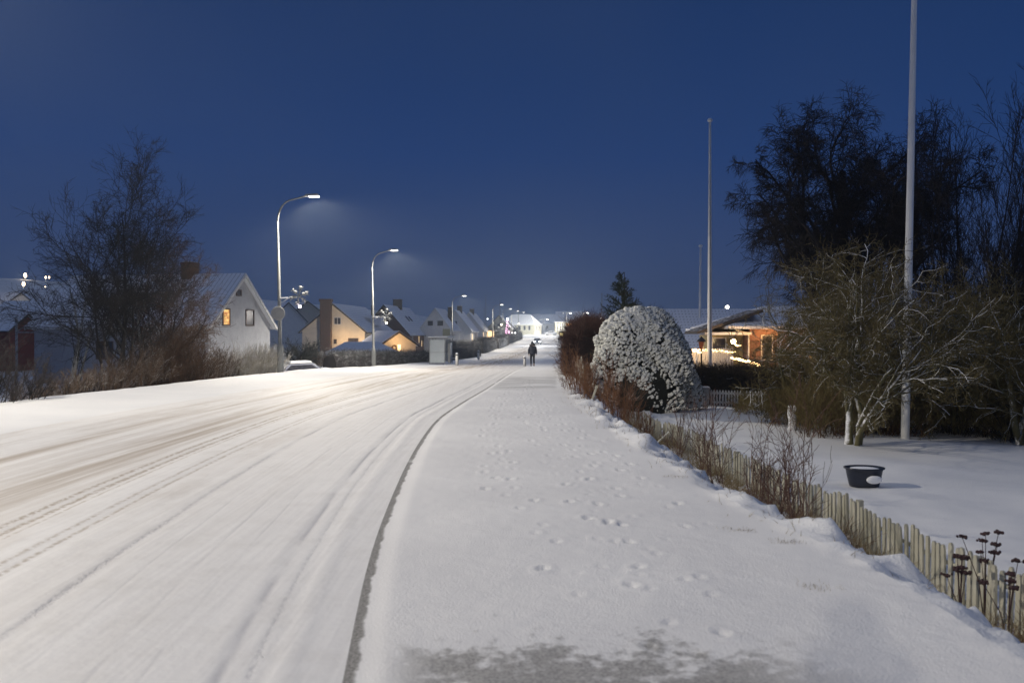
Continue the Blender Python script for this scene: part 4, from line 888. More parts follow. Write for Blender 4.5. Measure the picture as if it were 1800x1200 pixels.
# ================================================================== VEGETATION
def tree(name, label, cat, x, y, H, seed, style, group=None, z=None, mats=None):
    rng = np.random.default_rng(seed); t = thing(name, label, cat, (x, y, (G(x, y) if z is None else z) - .1), rng.random() * 6, group)
    A = lambda v: np.array(v, float); o = A([[0, 0, 0]])
    if style == 'bare':            # upright rounded bare tree
        T = march(rng, A([[0, 0, 0], [.25, .1, 0], [-.3, 0, 0]]), unit(A([[0, .02, 1], [.12, 0, 1], [-.16, .05, 1]])), A([H * .90, H * .70, H * .66]), A([H * .013, H * .009, H * .008]), np.full(3, .012), 12, .04, .08)
        L1 = sprout(rng, *T, 16, .22, .9, .58, .45, 8, .13, .07, .45, rmin=.014)
        L2 = sprout(rng, *L1, 9, .15, .65, .52, .55, 6, .15, .03, .45, rmin=.007)
        L3 = sprout(rng, *L2, 7, .10, .65, .58, .55, 5, .18, .02, .4, rmin=.006)
        L4 = sprout(rng, *L3, 4, .1, .7, .62, .6, 4, .2, .01, .3, rmin=.005)
        tr = [T, L1]; cr = [L2, L3, L4]; k1 = [9, 6]; k2 = [4, 3, 3]
    elif style == 'wide':          # big old tree with drooping twig layers
        T = march(rng, A([[0, 0, 0], [.9, .4, 0], [-1.0, -.3, 0], [.3, -.8, 0]]), unit(A([[.02, 0, 1], [.16, .06, 1], [-.18, 0, 1], [.05, -.16, 1]])), A([.70, .60, .52, .62]) * H, A([.022, .018, .016, .016]) * H, A([H * .009] * 4), 9, .07, .1)
        L1 = sprout(rng, *T, 10, .30, .85, .58, .5, 9, .17, .08, .40, rmin=.02)
        L2 = sprout(rng, *L1, 8, .22, .75, .50, .5, 7, .22, .05, .35, rmin=.011)
        L3 = sprout(rng, *L2, 9, .15, .75, .50, .5, 6, .24, -.06, .3, rmin=.0095)
        L4 = sprout(rng, *L3, 12, .1, .75, .65, .6, 4, .20, -.17, .2, rmin=.0085)
        tr = [T, L1]; cr = [L2, L3, L4]; k1 = [9, 6]; k2 = [4, 3, 3]
    elif style == 'broom':         # many upright stems
        n = 18; D = unit(np.stack([rng.normal(0, .26, n), rng.normal(0, .18, n), np.ones(n)], 1)); O = np.stack([rng.normal(0, .35, n), rng.normal(0, .3, n), np.zeros(n)], 1)
        T = march(rng, O, D, H * rng.uniform(.75, 1, n), np.full(n, .055), np.full(n, .010), 12, .035, .03)
        L1 = sprout(rng, *T, 13, .25, .38, .34, .5, 7, .08, .06, .5, rmin=.008); L2 = sprout(rng, *L1, 8, .15, .42, .5, .6, 5, .12, .05, .4, rmin=.008); L3 = sprout(rng, *L2, 4, .1, .5, .5, .6, 4, .14, .03, .4, rmin=.007)
        tr = [T]; cr = [L1, L2, L3]; k1 = [6]; k2 = [4, 3, 3]
    elif style == 'apple':         # several leaning stems, wide crown with crooked lichen branches
        n = 5; D = unit(np.stack([A([-.45, -.18, .08, .28, -.30]), rng.normal(0, .25, n), np.ones(n)], 1)); O = np.stack([A([-.18, -.06, .06, .16, -.12]), rng.normal(0, .1, n), np.zeros(n)], 1)
        T = march(rng, O, D, A([.75, .9, 1, .7, .6]) * H * .82, A([.07, .08, .10, .06, .06]), np.full(n, .03), 9, .13, .05)
        L1 = sprout(rng, *T, 9, .36, .95, .72, .5, 8, .20, .05, .3, rmin=.016); L2 = sprout(rng, *L1, 8, .15, .8, .55, .5, 6, .26, .02, .35, rmin=.010); L3 = sprout(rng, *L2, 8, .1, .85, .50, .55, 5, .28, .03, .3, rmin=.0068)
        L4 = sprout(rng, *L3, 4, .1, .9, .5, .6, 3, .2, .0, .3, rmin=.0055)
        tr = [T, L1, L2]; cr = [L3, L4]; k1 = [8, 6, 5]; k2 = [3, 3]
    elif style == 'birch':         # two pale stems
        n = 4; D = unit(np.stack([A([-.10, .14, .0, .30]), rng.normal(0, .08, n), np.ones(n)], 1)); T = march(rng, np.stack([A([-.2, .15, 0, .2]), np.zeros(n), np.zeros(n)], 1), D, H * A([1, .95, .5, .7]), np.full(n, .075), np.full(n, .02), 12, .09, .08)
        L1 = sprout(rng, *T, 8, .35, .6, .28, .4, 6, .14, .04, .4, rmin=.008); L2 = sprout(rng, *L1, 7, .2, .6, .5, .5, 4, .18, 0, .4, rmin=.005)
        tr = [T]; cr = [L1, L2]; k1 = [7]; k2 = [3, 3]
    elif style == 'round':         # small dense round crown, two stems
        n = 2; T = march(rng, A([[-.4, 0, 0], [.9, 0, 0]]), unit(A([[-.05, 0, 1], [-.15, 0, 1]])), A([H * .45] * 2), A([.13, .12]), A([.07, .06]), 6, .06, .1)
        L1 = sprout(rng, *T, 14, .45, 1.0, 1.05, .5, 8, .12, .05, .3, rmin=.015); L2 = sprout(rng, *L1, 12, .15, .7, .42, .5, 6, .18, .0, .3, rmin=.009); L3 = sprout(rng, *L2, 11, .1, .7, .5, .6, 4, .22, -.02, .3, rmin=.008)
        tr = [T]; cr = [L1, L2, L3]; k1 = [8]; k2 = [4, 3, 3]
    mt = mats or (m_bark, m_twig)
    link('trunk', tmesh(tr, k1), mt[0], t, True); link('crown', tmesh(cr, k2), mt[1], t)
    return t
def shrub(name, label, cat, x, y, sx, sy, H, seed, n, mat, group=None, lean=(0, 0), ns=(9, 6), rad=.009, rot=0, spread=.28, low=.1, ang=.5, up=.03, z=None):
    rng = np.random.default_rng(seed); z0 = G(x, y) if z is None else z; t = thing(name, label, cat, (x, y, z0 - .05), rot, group)
    O = np.stack([rng.uniform(-sx, sx, n), rng.uniform(-sy, sy, n), np.zeros(n)], 1)
    c, s = math.cos(rot), math.sin(rot); gx = x + O[:, 0] * c - O[:, 1] * s; gy = y + O[:, 0] * s + O[:, 1] * c
    if z is None: O[:, 2] = height(gx, gy) - z0
    edge = np.sqrt(np.clip(1 - (O[:, 0] / (sx + .01))**2 * .75, .1, 1))
    D = unit(np.stack([rng.normal(lean[0], spread, n), rng.normal(lean[1], spread, n), np.ones(n)], 1))
    S = march(rng, O, D, H * rng.uniform(.55, 1.05, n) * edge, np.full(n, rad), np.full(n, rad * .35), 8, .07, up)
    L1 = sprout(rng, *S, ns[0], low, ang, .42, .55, 5, .12, .04, .5, rmin=.0038); lv = [S, L1]; ks = [4, 3]
    if ns[1]: L2 = sprout(rng, *L1, ns[1], .1, .55, .5, .6, 3, .14, .02, .4, rmin=.0034); lv.append(L2); ks.append(3)
    link('stems', tmesh(lv[:1], ks[:1]), mat[0] if isinstance(mat, tuple) else mat, t); link('twigs', tmesh(lv[1:], ks[1:]), mat[1] if isinstance(mat, tuple) else mat, t)
    return t
def tufts(name, label, cat, pts, H, n, seed, mat, spread=.10, w=.006, kind=None, lean=(0, 0)):
    """grass tufts: thin curved blades"""
    rng = np.random.default_rng(seed); P0 = np.repeat(np.array(pts, float), n, 0); N = len(P0); P0[:, :2] += rng.normal(0, spread, (N, 2)); P0[:, 2] = height(P0[:, 0], P0[:, 1]) - .02
    D = unit(np.stack([rng.normal(lean[0], .45, N), rng.normal(lean[1], .45, N), np.ones(N)], 1))
    me = tmesh([march(rng, P0, D, H * rng.uniform(.4, 1.1, N), np.full(N, w), np.full(N, w * .3), 5, .18, -.12)], [3])
    o = link(name, me, mat); return tag(o, label, cat, kind=kind)

# -- left side
tree('bare_tree', 'big bare tree with a broad dark crown, left of the tall white house', 'tree', X(208, 29), 29, 7.6, 11, 'bare', 'bare trees', mats=(m_barkdark, m_twig))
tree('bare_tree', 'slender bare tree reaching right from the big bare crown, above the reddish brushwood', 'tree', X(285, 33), 33, 5.9, 12, 'bare', 'bare trees', mats=(m_barkdark, m_twigL))
tree('birch_tree', 'pale twin stemmed birch rising from the left brushwood', 'tree', X(122, 30), 30, 4.9, 13, 'birch', None, mats=(M_plain('pale_birch_bark', (.30, .30, .29), .8, .25, 9), m_twig))
tree('birch_tree', 'pale crooked sapling between the big bare tree and the reddish brushwood', 'tree', X(232, 31), 31, 4.4, 15, 'birch', None, mats=(M_plain('grey_sapling_bark', (.22, .21, .20), .8, .25, 9), m_twig))
tree('garden_tree', 'dark round headed garden tree above the snow covered parked car', 'tree', X(526, 62), 62, 4.5, 14, 'round', None, mats=(m_bark, M_plain('dark_crown_twigs', (.02, .022, .022), .9)))
tree('garden_tree', 'small frosted tree between the parked car and the brown chimney stack', 'tree', X(553, 70), 70, 3.7, 19, 'round', None, mats=(m_bark, m_twigsnow))
tree('garden_tree', 'dark garden tree standing right of the glowing veranda', 'tree', X(868, 228), 228, 7.6, 16, 'round', None, mats=(m_barkdark, M_plain('dark_far_twigs', (.02, .022, .02), .9)))
tree('garden_tree', 'bare spreading tree in front of the cream house at the far bend', 'tree', X(903, 275), 275, 6, 18, 'round', None, mats=(m_barkdark, m_twig))
gs = 'bare shrubs along the left verge'
for k, (px, d, sx, sy, H, n, mt, lb, ln) in enumerate((
    (-22, 20.2, 1.6, .7, 1.7, 110, (m_twig, m_twig), 'dark shrub of slanting bare stems at the left picture edge', .28),
    (60, 24.0, 1.6, 1.1, 1.0, 110, (m_twig, m_twigsnow), 'low dark brushwood dusted blue white, right of the slanting dark shrub', .2),
    (130, 24.6, 1.4, 1.0, 1.0, 110, (m_twig, m_twigsnow), 'snow flecked brushwood at the foot of the pale birch', .15),
    (195, 27.0, 1.2, 1.1, 1.3, 90, (m_twigL, m_twigsnow), 'upright brushwood around the trunk of the big bare tree', .1),
    (255, 28.4, 1.1, 1.2, 1.8, 90, (m_twigL, m_twigsnow), 'tall frosted brushwood between the big bare tree and the reddish shrub', .1),
    (310, 31.5, 1.2, 1.4, 2.4, 150, (m_twigL, m_twigL), 'tall reddish brown shrub left of the tall white house wall', .05),
    (355, 34.0, 1.1, 1.4, 2.0, 150, (m_twigL, m_twigsnow), 'dense brown shrub in front of the tall white house', .1),
    (398, 36.5, .9, 1.3, 1.6, 130, (m_twigL, m_twigsnow), 'brown shrub whose right side is lit, below the glowing window', .2))):
    x = X(px, d) - .6
    shrub('bare_shrub', lb, 'shrub', x, d, sx, sy, H, 30 + k, n, mt, gs, (ln, 0), (10, 6), .013, z=None)
for k, (px, d, H, lb) in enumerate(((425, 37.5, 1.7, 'pale frosted grass clump below the dark window of the white house'), (448, 38.6, 1.6, 'tallest pale frosted grass clump left of the nearest lamp'), (470, 39.8, 1.5, 'frosted grass clump against the foot of the nearest lamp'))):
    shrub('frosted_grass_clump', lb, 'grass clump', X(px, d) - .2, d, .75, .9, H, 60 + k, 260, m_grassy, 'frosted grass clumps by the first lamp', (.35, 0), (6, 0), .008, spread=.3, low=.3, ang=.35)
# -- hedges
def hedge(label, x0, y0, x1, y1, th, H, zb, seed, mat, n=2600, core=None, zb2=None, snow=False, rad=.007, tw=1.0):
    rng = np.random.default_rng(seed); L = math.hypot(x1 - x0, y1 - y0); t = thing('hedge', label, 'hedge', (x0, y0, zb), math.atan2(y1 - y0, x1 - x0))
    sl = ((zb2 if zb2 is not None else zb) - zb) / L
    nx = max(6, int(L * 3)); m = MB(); U = np.linspace(.15, L - .15, nx)
    for i in range(nx - 1):
        pass
    prof = [(-.5, 0), (-.5, .6), (-.42, .88), (-.2, .97), (.2, .97), (.42, .88), (.5, .6), (.5, 0)]
    vs = []; 
    for u in U:
        for (a, b) in prof:
            q = 1 + .16 * float(fbm(np.array(u * 1.1 + a * 3), np.array(b * 3.1 + seed), seed, 2)); vs.append((u, a * th * .86 * q, sl * u + b * H * .90 * q))
    k = len(prof); fs = [(i*k + j, i*k + j + 1, (i+1)*k + j + 1, (i+1)*k + j) for i in range(nx - 1) for j in range(k - 1)] + [tuple(range(k))[::-1], tuple(range((nx-1)*k, nx*k))]
    MB().add(vs, fs).build('hedge_core', core or m_barkdark, t)
    # twigs fanning out through the surface
    u = rng.uniform(0, L, n); s = rng.random(n); side = rng.integers(0, 3, n)
    y = np.where(side == 0, -.42, np.where(side == 1, .42, rng.uniform(-.4, .4, n))) * th; z = np.where(side == 2, .86, s * .9) * H
    D = np.stack([rng.normal(0, .5, n), np.where(side == 0, -1, np.where(side == 1, 1, 0)) * .7 + rng.normal(0, .3, n), rng.uniform(.1, 1.1, n)], 1)
    S = march(rng, np.stack([u, y, z + sl * u], 1), unit(D), (.14 * th + rng.uniform(.08, .28, n)) * np.where(side == 2, tw * 1.3, tw), np.full(n, rad), np.full(n, rad * .5), 4, .2, .05)
    L1 = sprout(rng, *S, 4, .1, .7, .6, .7, 3, .2, 0, .3, rmin=rad * .6)
    link('twigs', tmesh([S, L1], [3, 3]), mat, t); return t
m_hedge = M_snowed('hedge_with_snow', (.026, .024, .022), .55, 1.1, (0, -.2, 1), sc=2)
m_hedgered = M_plain('reddish_hedge_twigs', (.050, .018, .012), .9, .4, 2)
hz = lambda x, y: G(x, y) - .1
hedge('long dark clipped hedge left of the bus shelter', X(578, 62), 62, X(757, 82) , 82, 1.3, Z(617, 64) - hz(X(578, 62), 62), hz(X(578, 62), 62), 71, m_hedge, 5200, zb2=Z(618, 82) - (Z(617, 64) - hz(X(578, 62), 62)))
hedge('dark hedge behind the bus stop pole, right of the shelter', X(786, 92), 92, X(838, 112), 112, 1.3, 2.0, Z(606, 92) - 2.0, 72, m_hedge, 1800, zb2=Z(606, 112) - 2.0)
hedge('frost topped hedge below the first white houses', X(786, 104), 104, X(845, 132), 132, 1.4, 2.2, Z(601, 104) - 2.2, 73, m_hedge, 1800, zb2=Z(599, 132) - 2.2)
hedge('dark hedge under the glowing veranda', X(842, 128), 128, X(868, 160), 160, 1.6, 2.6, Z(594, 128) - 2.6, 74, m_hedge, 1600, zb2=Z(593, 160) - 2.6)
hedge('dark hedge between the two distant lamps', X(870, 160), 160, X(888, 195), 195, 1.8, 2.6, Z(592, 160) - 2.6, 75, m_hedge, 1600, zb2=Z(589, 195) - 2.6)
hedge('farthest dark hedge leading to the cream house', X(889, 198), 198, X(914, 262), 262, 1.8, 2.4, G(X(900, 225), 225) - .2, 76, m_hedge, 1600, zb2=G(X(914, 262), 262) - .1)
hedge('tall dark reddish hedge at the pavement edge, left of the snow covered domed bush', X(1036, 36), 36, X(1036, 52), 52, 1.4, Z(566, 37) + .05, -.55, 77, m_hedgered, 6500, core=M_plain('reddish_hedge_core', (.022, .011, .009), .95, .4, 3), rad=.008, tw=2.0)
hedge('low dark hedge in front of the white slat fence and flagpole', X(1205, 36), 36, X(1420, 33), 33, 1.4, Z(649, 36) + 1.5, -1.5, 78, M_plain('brown_black_twigs', (.035, .025, .018), .9, .3, 2), 4200)

# -- dome bush covered with snow
ico = bmesh.new(); bmesh.ops.create_icosphere(ico, subdivisions=2, radius=1); iv = np.array([v.co[:] for v in ico.verts]); if_ = np.array([[v.index for v in f.verts] for f in ico.faces]); ico.free()
def clumps(C, S, seed, squash=.95):
    rng = np.random.default_rng(seed); N = len(C); V = np.empty((N, len(iv), 3))
    for a in range(3): V[:, :, a] = iv[None, :, a]
    nz_ = 1 + .34 * np.sin(iv[None] @ rng.normal(0, 3.2, (N, 3, 1)) + rng.random((N, 1, 1)) * 6)
    V = V * nz_ * S[:, None, None]; V[:, :, 2] *= squash; V += C[:, None]
    F = (if_[None] + (np.arange(N) * len(iv))[:, None, None]).reshape(-1, 3); return V.reshape(-1, 3), F
m_dome = M_snowed('snow_laden_needles', (.045, .050, .028), -.12, .22, (-.55, -.60, .62), (.05, .05, .022), 7, (.72, .72, .67))
dx, dy = X(1118, 31.5), 31.5; dz = -1.25
t = thing('domed_bush', 'large domed evergreen bush thickly covered with lumpy snow', 'bush', (dx, dy, dz))
rng = np.random.default_rng(80); n = 11500
u = rng.random(n); th = rng.random(n) * 6.283; zz = u ** .85
prof = lambda q: np.where(q < .35, .86 + .4 * q, np.sqrt(np.clip(1 - ((q - .35) / .67) ** 2.1, 0, 1)))
Hd = Z(540, 31.5) - dz - .1; rr_ = prof(zz) * (1 + .08 * np.sin(3 * th + 1 + zz * 2) + .06 * np.sin(5 * th + zz * 9) + .42 * fbm(np.cos(th) * 2.0 + zz * 3.5, np.sin(th) * 2.0 + zz, 89, 3)) * rng.uniform(.93, 1.0, n)
C = np.stack([np.cos(th) * rr_ * 1.84 + .10 * (1 - zz), np.sin(th) * rr_ * 1.6, zz * Hd + .05], 1); C[:, 0] += .30 * (zz - .4); C[:, 2] += .10 * fbm(C[:, 0] * 1.6, C[:, 1] * 1.6, 90, 2)
Cn = fbm(th * 4.2, zz * 13, 83, 2); keep = (Cn > -.55) & (fbm(th * 10, zz * 24, 88, 2) > -.34 + .14 * (zz < .3)) ; C = C[keep]
S = rng.uniform(.028, .075, len(C)) * (1.0 + .25 * (rng.random(len(C)) > .8))
link('snowy_foliage', np_mesh(*clumps(C, S, 81)), m_dome, t, True)
tw = rng.choice(len(C), 900); Dv = unit(C[tw] * [1, 1, .5] + [0, 0, .3]); S1 = march(rng, C[tw], Dv, rng.uniform(.08, .24, 900), np.full(900, .006), np.full(900, .003), 4, .15, .02)
link('twigs', tmesh([S1, sprout(rng, *S1, 3, .2, .6, .6, .7, 3, .1, 0, .3, rmin=.003)], [3, 3]), M_snowed('evergreen_twigs', (.05, .05, .025), .5, 1.1), t)
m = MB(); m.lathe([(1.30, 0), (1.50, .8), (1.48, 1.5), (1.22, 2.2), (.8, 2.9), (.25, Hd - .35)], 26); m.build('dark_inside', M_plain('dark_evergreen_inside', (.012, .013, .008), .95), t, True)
# lower frosted skirt to the right
t = thing('frosted_shrub', 'low frosted shrub at the right foot of the domed bush, beside the grey gate post', 'shrub', (X(1216, 32.5), 32.5, -1.25))
n = 500; rng = np.random.default_rng(86); th = rng.random(n) * 6.283; q = rng.random(n)
C = np.stack([np.cos(th) * (1 - q * .7) * .55, np.sin(th) * (1 - q * .7) * .5, q * 1.25 + .1], 1); link('snowy_foliage', np_mesh(*clumps(C, rng.uniform(.04, .08, n), 87)), m_dome, t, True)
S = march(rng, C[:200] * .5, unit(C[:200] * [1, 1, .6] + [0, 0, .5]), rng.uniform(.3, .7, 200), np.full(200, .008), np.full(200, .004), 5, .15, 0); link('twigs', tmesh([S], [3]), m_twigsnow, t)
# -- spruce
sx_, sy_ = X(1093, 41), 41.; zb_ = G(sx_, sy_) - .1
t = thing('spruce_tree', 'dark pointed spruce rising behind the domed bush', 'tree', (sx_, sy_, zb_)); Hs = Z(478, 41) - zb_
rng = np.random.default_rng(90)
T = march(rng, np.zeros((1, 3)), np.array([[0, 0, 1.]]), np.array([Hs]), np.array([.11]), np.array([.012]), 12, .01, .1); link('trunk', tmesh([T], [7]), m_bark, t)
n = 150; tt = .22 + .76 * np.sort(rng.random(n)); az = rng.random(n) * 6.283; Pz = np.stack([np.zeros(n), np.zeros(n), tt * Hs], 1)
Lb = (1.06 - tt) ** .85 * Hs * .38 * rng.uniform(.7, 1.05, n); D = unit(np.stack([np.cos(az), np.sin(az), .25 + .7 * tt], 1))
B = march(rng, Pz, D, Lb, np.full(n, .022), np.full(n, .008), 7, .05, -.03)
B2 = sprout(rng, *B, 14, .15, .75, .38, .6, 4, .08, 0, .55, rmin=.006); B3 = sprout(rng, *B2, 12, .05, .75, .30, .8, 3, .1, .03, .3, rmin=.008)
link('branches', tmesh([B, B2, B3], [4, 3, 3]), M_snowed('spruce_needles', (.016, .026, .014), .8, 1.5, (0, 0, 1), (.03, .045, .022)), t)

# -- right side trees
tree('bare_tree', 'huge dark bare tree with drooping twig layers behind the apple tree', 'tree', X(1485, 33), 33, 13.4, 21, 'wide', 'bare trees', mats=(m_barkdark, m_twig))
tree('bare_tree', 'many stemmed upright bare tree at the right edge, right of the thick flagpole', 'tree', X(1705, 30), 30, 10.8, 22, 'broom', 'bare trees', mats=(m_barkdark, m_twig))
tree('bare_tree', 'second upright bare tree cut off by the right picture edge', 'tree', X(1812, 27), 27, 6.9, 23, 'broom', 'bare trees', mats=(m_barkdark, m_twig))
tree('apple_tree', 'old apple tree with lichen green crooked branches and snow plastered stems', 'tree', X(1500, 21.6), 21.6, 5.0, 24, 'apple', 'apple trees', mats=(m_lichen, m_lichf))
tree('apple_tree', 'second lichen green apple tree crowding the right edge behind the lawn', 'tree', X(1690, 25.5), 25.5, 4.6, 25, 'apple', 'apple trees', mats=(m_lichen, m_green))
tree('apple_tree', 'yellowish green apple tree left of the big bare tree, before the brick house', 'tree', X(1395, 28), 28, 4.9, 26, 'apple', 'apple trees', mats=(m_lichen, m_green))
tree('apple_tree', 'low spreading apple tree at the far right picture edge', 'tree', X(1800, 23), 23, 4.0, 27, 'apple', 'apple trees', mats=(m_lichen, m_green))
gq = 'dense shrubs behind the lawn'
for k, (px, d, sx, sy, H, n, mt, lb) in enumerate((
    (1410, 27, 1.2, .9, 1.5, 110, (m_twigL, m_green), 'brownish green shrub behind the small snowy stump'),
    (1460, 24, .8, .8, 2.2, 90, (m_twigL, m_green), 'shrub of thin stems just left of the apple tree foot'),
    (1545, 25, 1.1, .8, 2.6, 190, (m_twigL, m_green), 'dense dark shrub between the apple tree and the thick flagpole'),
    (1650, 26, 1.3, .9, 2.9, 210, (m_twig, m_green), 'dense dark shrub right of the thick flagpole'),
    (1735, 25.5, 1.3, .9, 2.9, 210, (m_twig, m_green), 'dense dark shrub further right along the lawn edge'),
    (1810, 24.5, 1.2, .9, 2.8, 140, (m_twig, m_green), 'dense dark shrub meeting the right picture edge'),
    (1350, 31, 1.3, .9, 1.1, 90, (m_twigL, m_green), 'brownish shrub above the right end of the short picket fence'))):
    shrub('dense_shrub', lb, 'shrub', X(px, d), d, sx, sy, H, 130 + k, n, mt, gq, (0, 0), (10, 6), .010, spread=.4)

for k, (px, d, H, lb) in enumerate(((1570, 25.5, 4.3, 'olive tangled tree right behind the thick flagpole'), (1745, 28, 4.6, 'dark olive tree filling the gap before the upright bare trees'))):
    tree('apple_tree', lb, 'tree', X(px, d), d, H, 140 + k, 'apple', 'apple trees', mats=(m_lichen, m_green))
# -- picket fence near (main)
m_picket = M_snowed('weathered_white_picket', (.17, .16, .09), .72, 1.15, (-.4, -.3, .7), (.60, .58, .50), 9)
fl = [(4.55, 4.6), (4.45, 6.2), (4.38, 8.2), (4.22, 11.5), (4.08, 15), (3.98, 18.5), (3.85, 20.5), (3.55, 22.5), (3.1, 24.2)]
def along(pts, step):
    out = []; acc = 0
    for (a, b) in zip(pts, pts[1:]):
        L = math.dist(a, b); u = acc
        while u < L: out.append((a[0] + (b[0]-a[0]) * u / L, a[1] + (b[1]-a[1]) * u / L, math.atan2(b[1]-a[1], b[0]-a[0]))); u += step
        acc = u - L
    return out
ft = thing('picket_fence', 'long weathered white picket fence running along the foot of the bank beside the pavement', 'fence', (fl[0][0], fl[0][1], -1.2))
T0 = Matrix.Translation(ft.location).inverted(); rr = random.Random(12); pk = along(fl, .105); rest = MB()
zf = lambda x, y: G(x, y) * .35 + .65 * (-1.02 - .012 * max(0, y - 6))
def picket(m, x, y, a, h):
    M = T0 @ Tm(x, y, zf(x, y) - .12, a + rr.uniform(-.06, .06)) @ Matrix.Rotation(rr.uniform(-.03, .03), 4, 'Y') @ Matrix.Rotation(rr.uniform(-.03, .03), 4, 'X'); w = .031
    p = [(-w, 0), (w, 0), (w, h - .035), (w * .6, h - .008), (0, h), (-w * .6, h - .008), (-w, h - .035)]; n = len(p)
    m.add([(u, -.011, z) for u, z in p] + [(u, .011, z) for u, z in p], [tuple(range(n)), tuple(range(n, 2*n))[::-1]] + [(i, n + i, n + (i+1) % n, (i+1) % n) for i in range(n)], M)
for i, (x, y, a) in enumerate(pk):
    h = .74 + rr.uniform(-.03, .03)
    if i < 100: m = MB(); picket(m, x, y, a, h); m.build('picket', m_picket, ft)
    else: picket(rest, x, y, a, h)
tag(rest.build('pickets', m_picket, ft), 'farther pickets of the fence', kind='stuff')
for zo in (.12, .44):
    m = MB()
    for (a, b) in zip(pk[::8], pk[8::8]): m.tube([(a[0] + .035, a[1], zf(a[0], a[1]) + zo + 1.2 ) , (b[0] + .035, b[1], zf(b[0], b[1]) + zo + 1.2)], .022, 5, M=Matrix.Translation((-fl[0][0], -fl[0][1], 0)))
    m.build('rail', m_picket, ft)
for (x, y, a) in pk[10::24]:
    MB().box(-.035, .035, .07, .14, -.2, .58, T0 @ Tm(x, y, zf(x, y), a + math.pi)).build('post', m_picket, ft)
# nearer-to-hedge fence segment
f2 = thing('picket_fence', 'short piece of old picket fence between the pavement and the domed bush', 'fence', (2.35, 28.6, 0)); T0 = Matrix.Translation(f2.location).inverted()
for (x, y, a) in along([(2.38, 28.4), (2.62, 35)], .22):
    m = MB(); zz_ = G(x, y) ; M = T0 @ Tm(x, y, zz_ - .05, a); m.box(-.06, .06, -.012, .012, 0, .88, M); m.build('picket', m_picket, f2)
m = MB(); m.box(-.02, .02, 0, 6.6, .55, .62, T0 @ Tm(2.42, 28.4, G(2.4, 28.4), -.036)); m.build('rail', m_picket, f2)
# white picket fence across the garden and gate post
zq = Z(716, 34); slat_fence('picket_fence', 'neat white picket fence crossing the snowy garden behind the domed bush', X(1249, 34), 34, X(1352, 33), 33, .72, zq, .115, .065, M_plain('white_picket_paint', (.55, .55, .54), .6, .08))
t = thing('gate_post', 'square grey gate post with a cap at the left end of the white garden fence', 'gate post', (X(1239, 34), 34, zq - .05), 0)
MB().box(-.15, .15, -.15, .15, 0, .78).build('post', m_greyp, t, bevel=.01); MB().box(-.19, .19, -.19, .19, .782, .84).build('cap', m_greyp, t, bevel=.01); MB().box(-.17, .17, -.17, .17, .842, .89).build('snow_cap', m_snowcap, t, bevel=.02)
# planks
t = thing('fallen_plank', 'white plank leaning aslant against the picket fence', 'plank', (X(1158, 18.2), 18.2, G(X(1158, 18.2), 18.2) + .30)); 
MB().box(-.30, .30, -.035, .035, -.012, .012, Matrix.Rotation(R(-42), 4, 'Y')).build('board', m_picket, t)
t = thing('leaning_stake', 'small pale stake leaning among the reddish shrub stems', 'stake', (X(1041, 20), 20, G(X(1041, 20), 20))); MB().box(-.022, .022, -.02, .02, -.05, .36, Matrix.Rotation(R(18), 4, 'Y')).build('post', m_picket, t)
# -- red stemmed shrubs by the pavement
for k, (px, d, sx, sy, H, n, mt, lb) in enumerate((
    (1018, 24.5, .35, 1.6, 1.35, 30, m_red, 'reddish stemmed shrub nearest the pavement by the old picket fence'),
    (1040, 22.0, .35, 1.2, 1.2, 30, m_red, 'reddish shrub around the small leaning stake'),
    (1088, 18.6, .30, .6, 1.5, 18, m_red, 'tall red stemmed shrub in front of the domed bush'),
    (1110, 20.5, .5, 1.2, 1.3, 28, m_red, 'bushy reddish shrub below the middle of the domed bush'))):
    shrub('red_stemmed_shrub', lb, 'shrub', X(px, d), d, sx, sy, H, 160 + k, n, mt, 'reddish shrubs beside the pavement', (0, 0), (9, 5), .008, spread=.22)
m_stem = M_snowed('brown_red_saplings', (.085, .045, .035), .9, 1.4, (-.4, -.2, .8), (.16, .085, .055))
for k, (px, py, d, H, n, lb) in enumerate((
    (1193, 800, 15.5, 1.1, 6, 'thin sapling left of the leaning plank shadow'), (1232, 820, 14.8, 1.3, 6, 'paired saplings in front of the fence, right of the plank'), (1268, 850, 13.6, 1.55, 5, 'slender tall sapling midway along the bank'),
    (1330, 865, 11.8, 1.3, 8, 'branching sapling clump on the bank before the picket fence'), (1360, 880, 11.0, 1.2, 7, 'low twiggy sapling beside the branching clump'), (1416, 905, 9.6, 1.65, 5, 'tallest dark red sapling on the bank, left of the black tub'), (1385, 895, 10.4, 1.1, 5, 'small sapling left of the tallest dark red one'))):
    x = X(px, d); shrub('sapling', lb, 'sapling', x, d, .16, .16, H * 1.15, 180 + k, n, m_stem, 'bare saplings along the bank', (0, 0), (9, 3), .0075, spread=.17, low=.12, ang=.55)
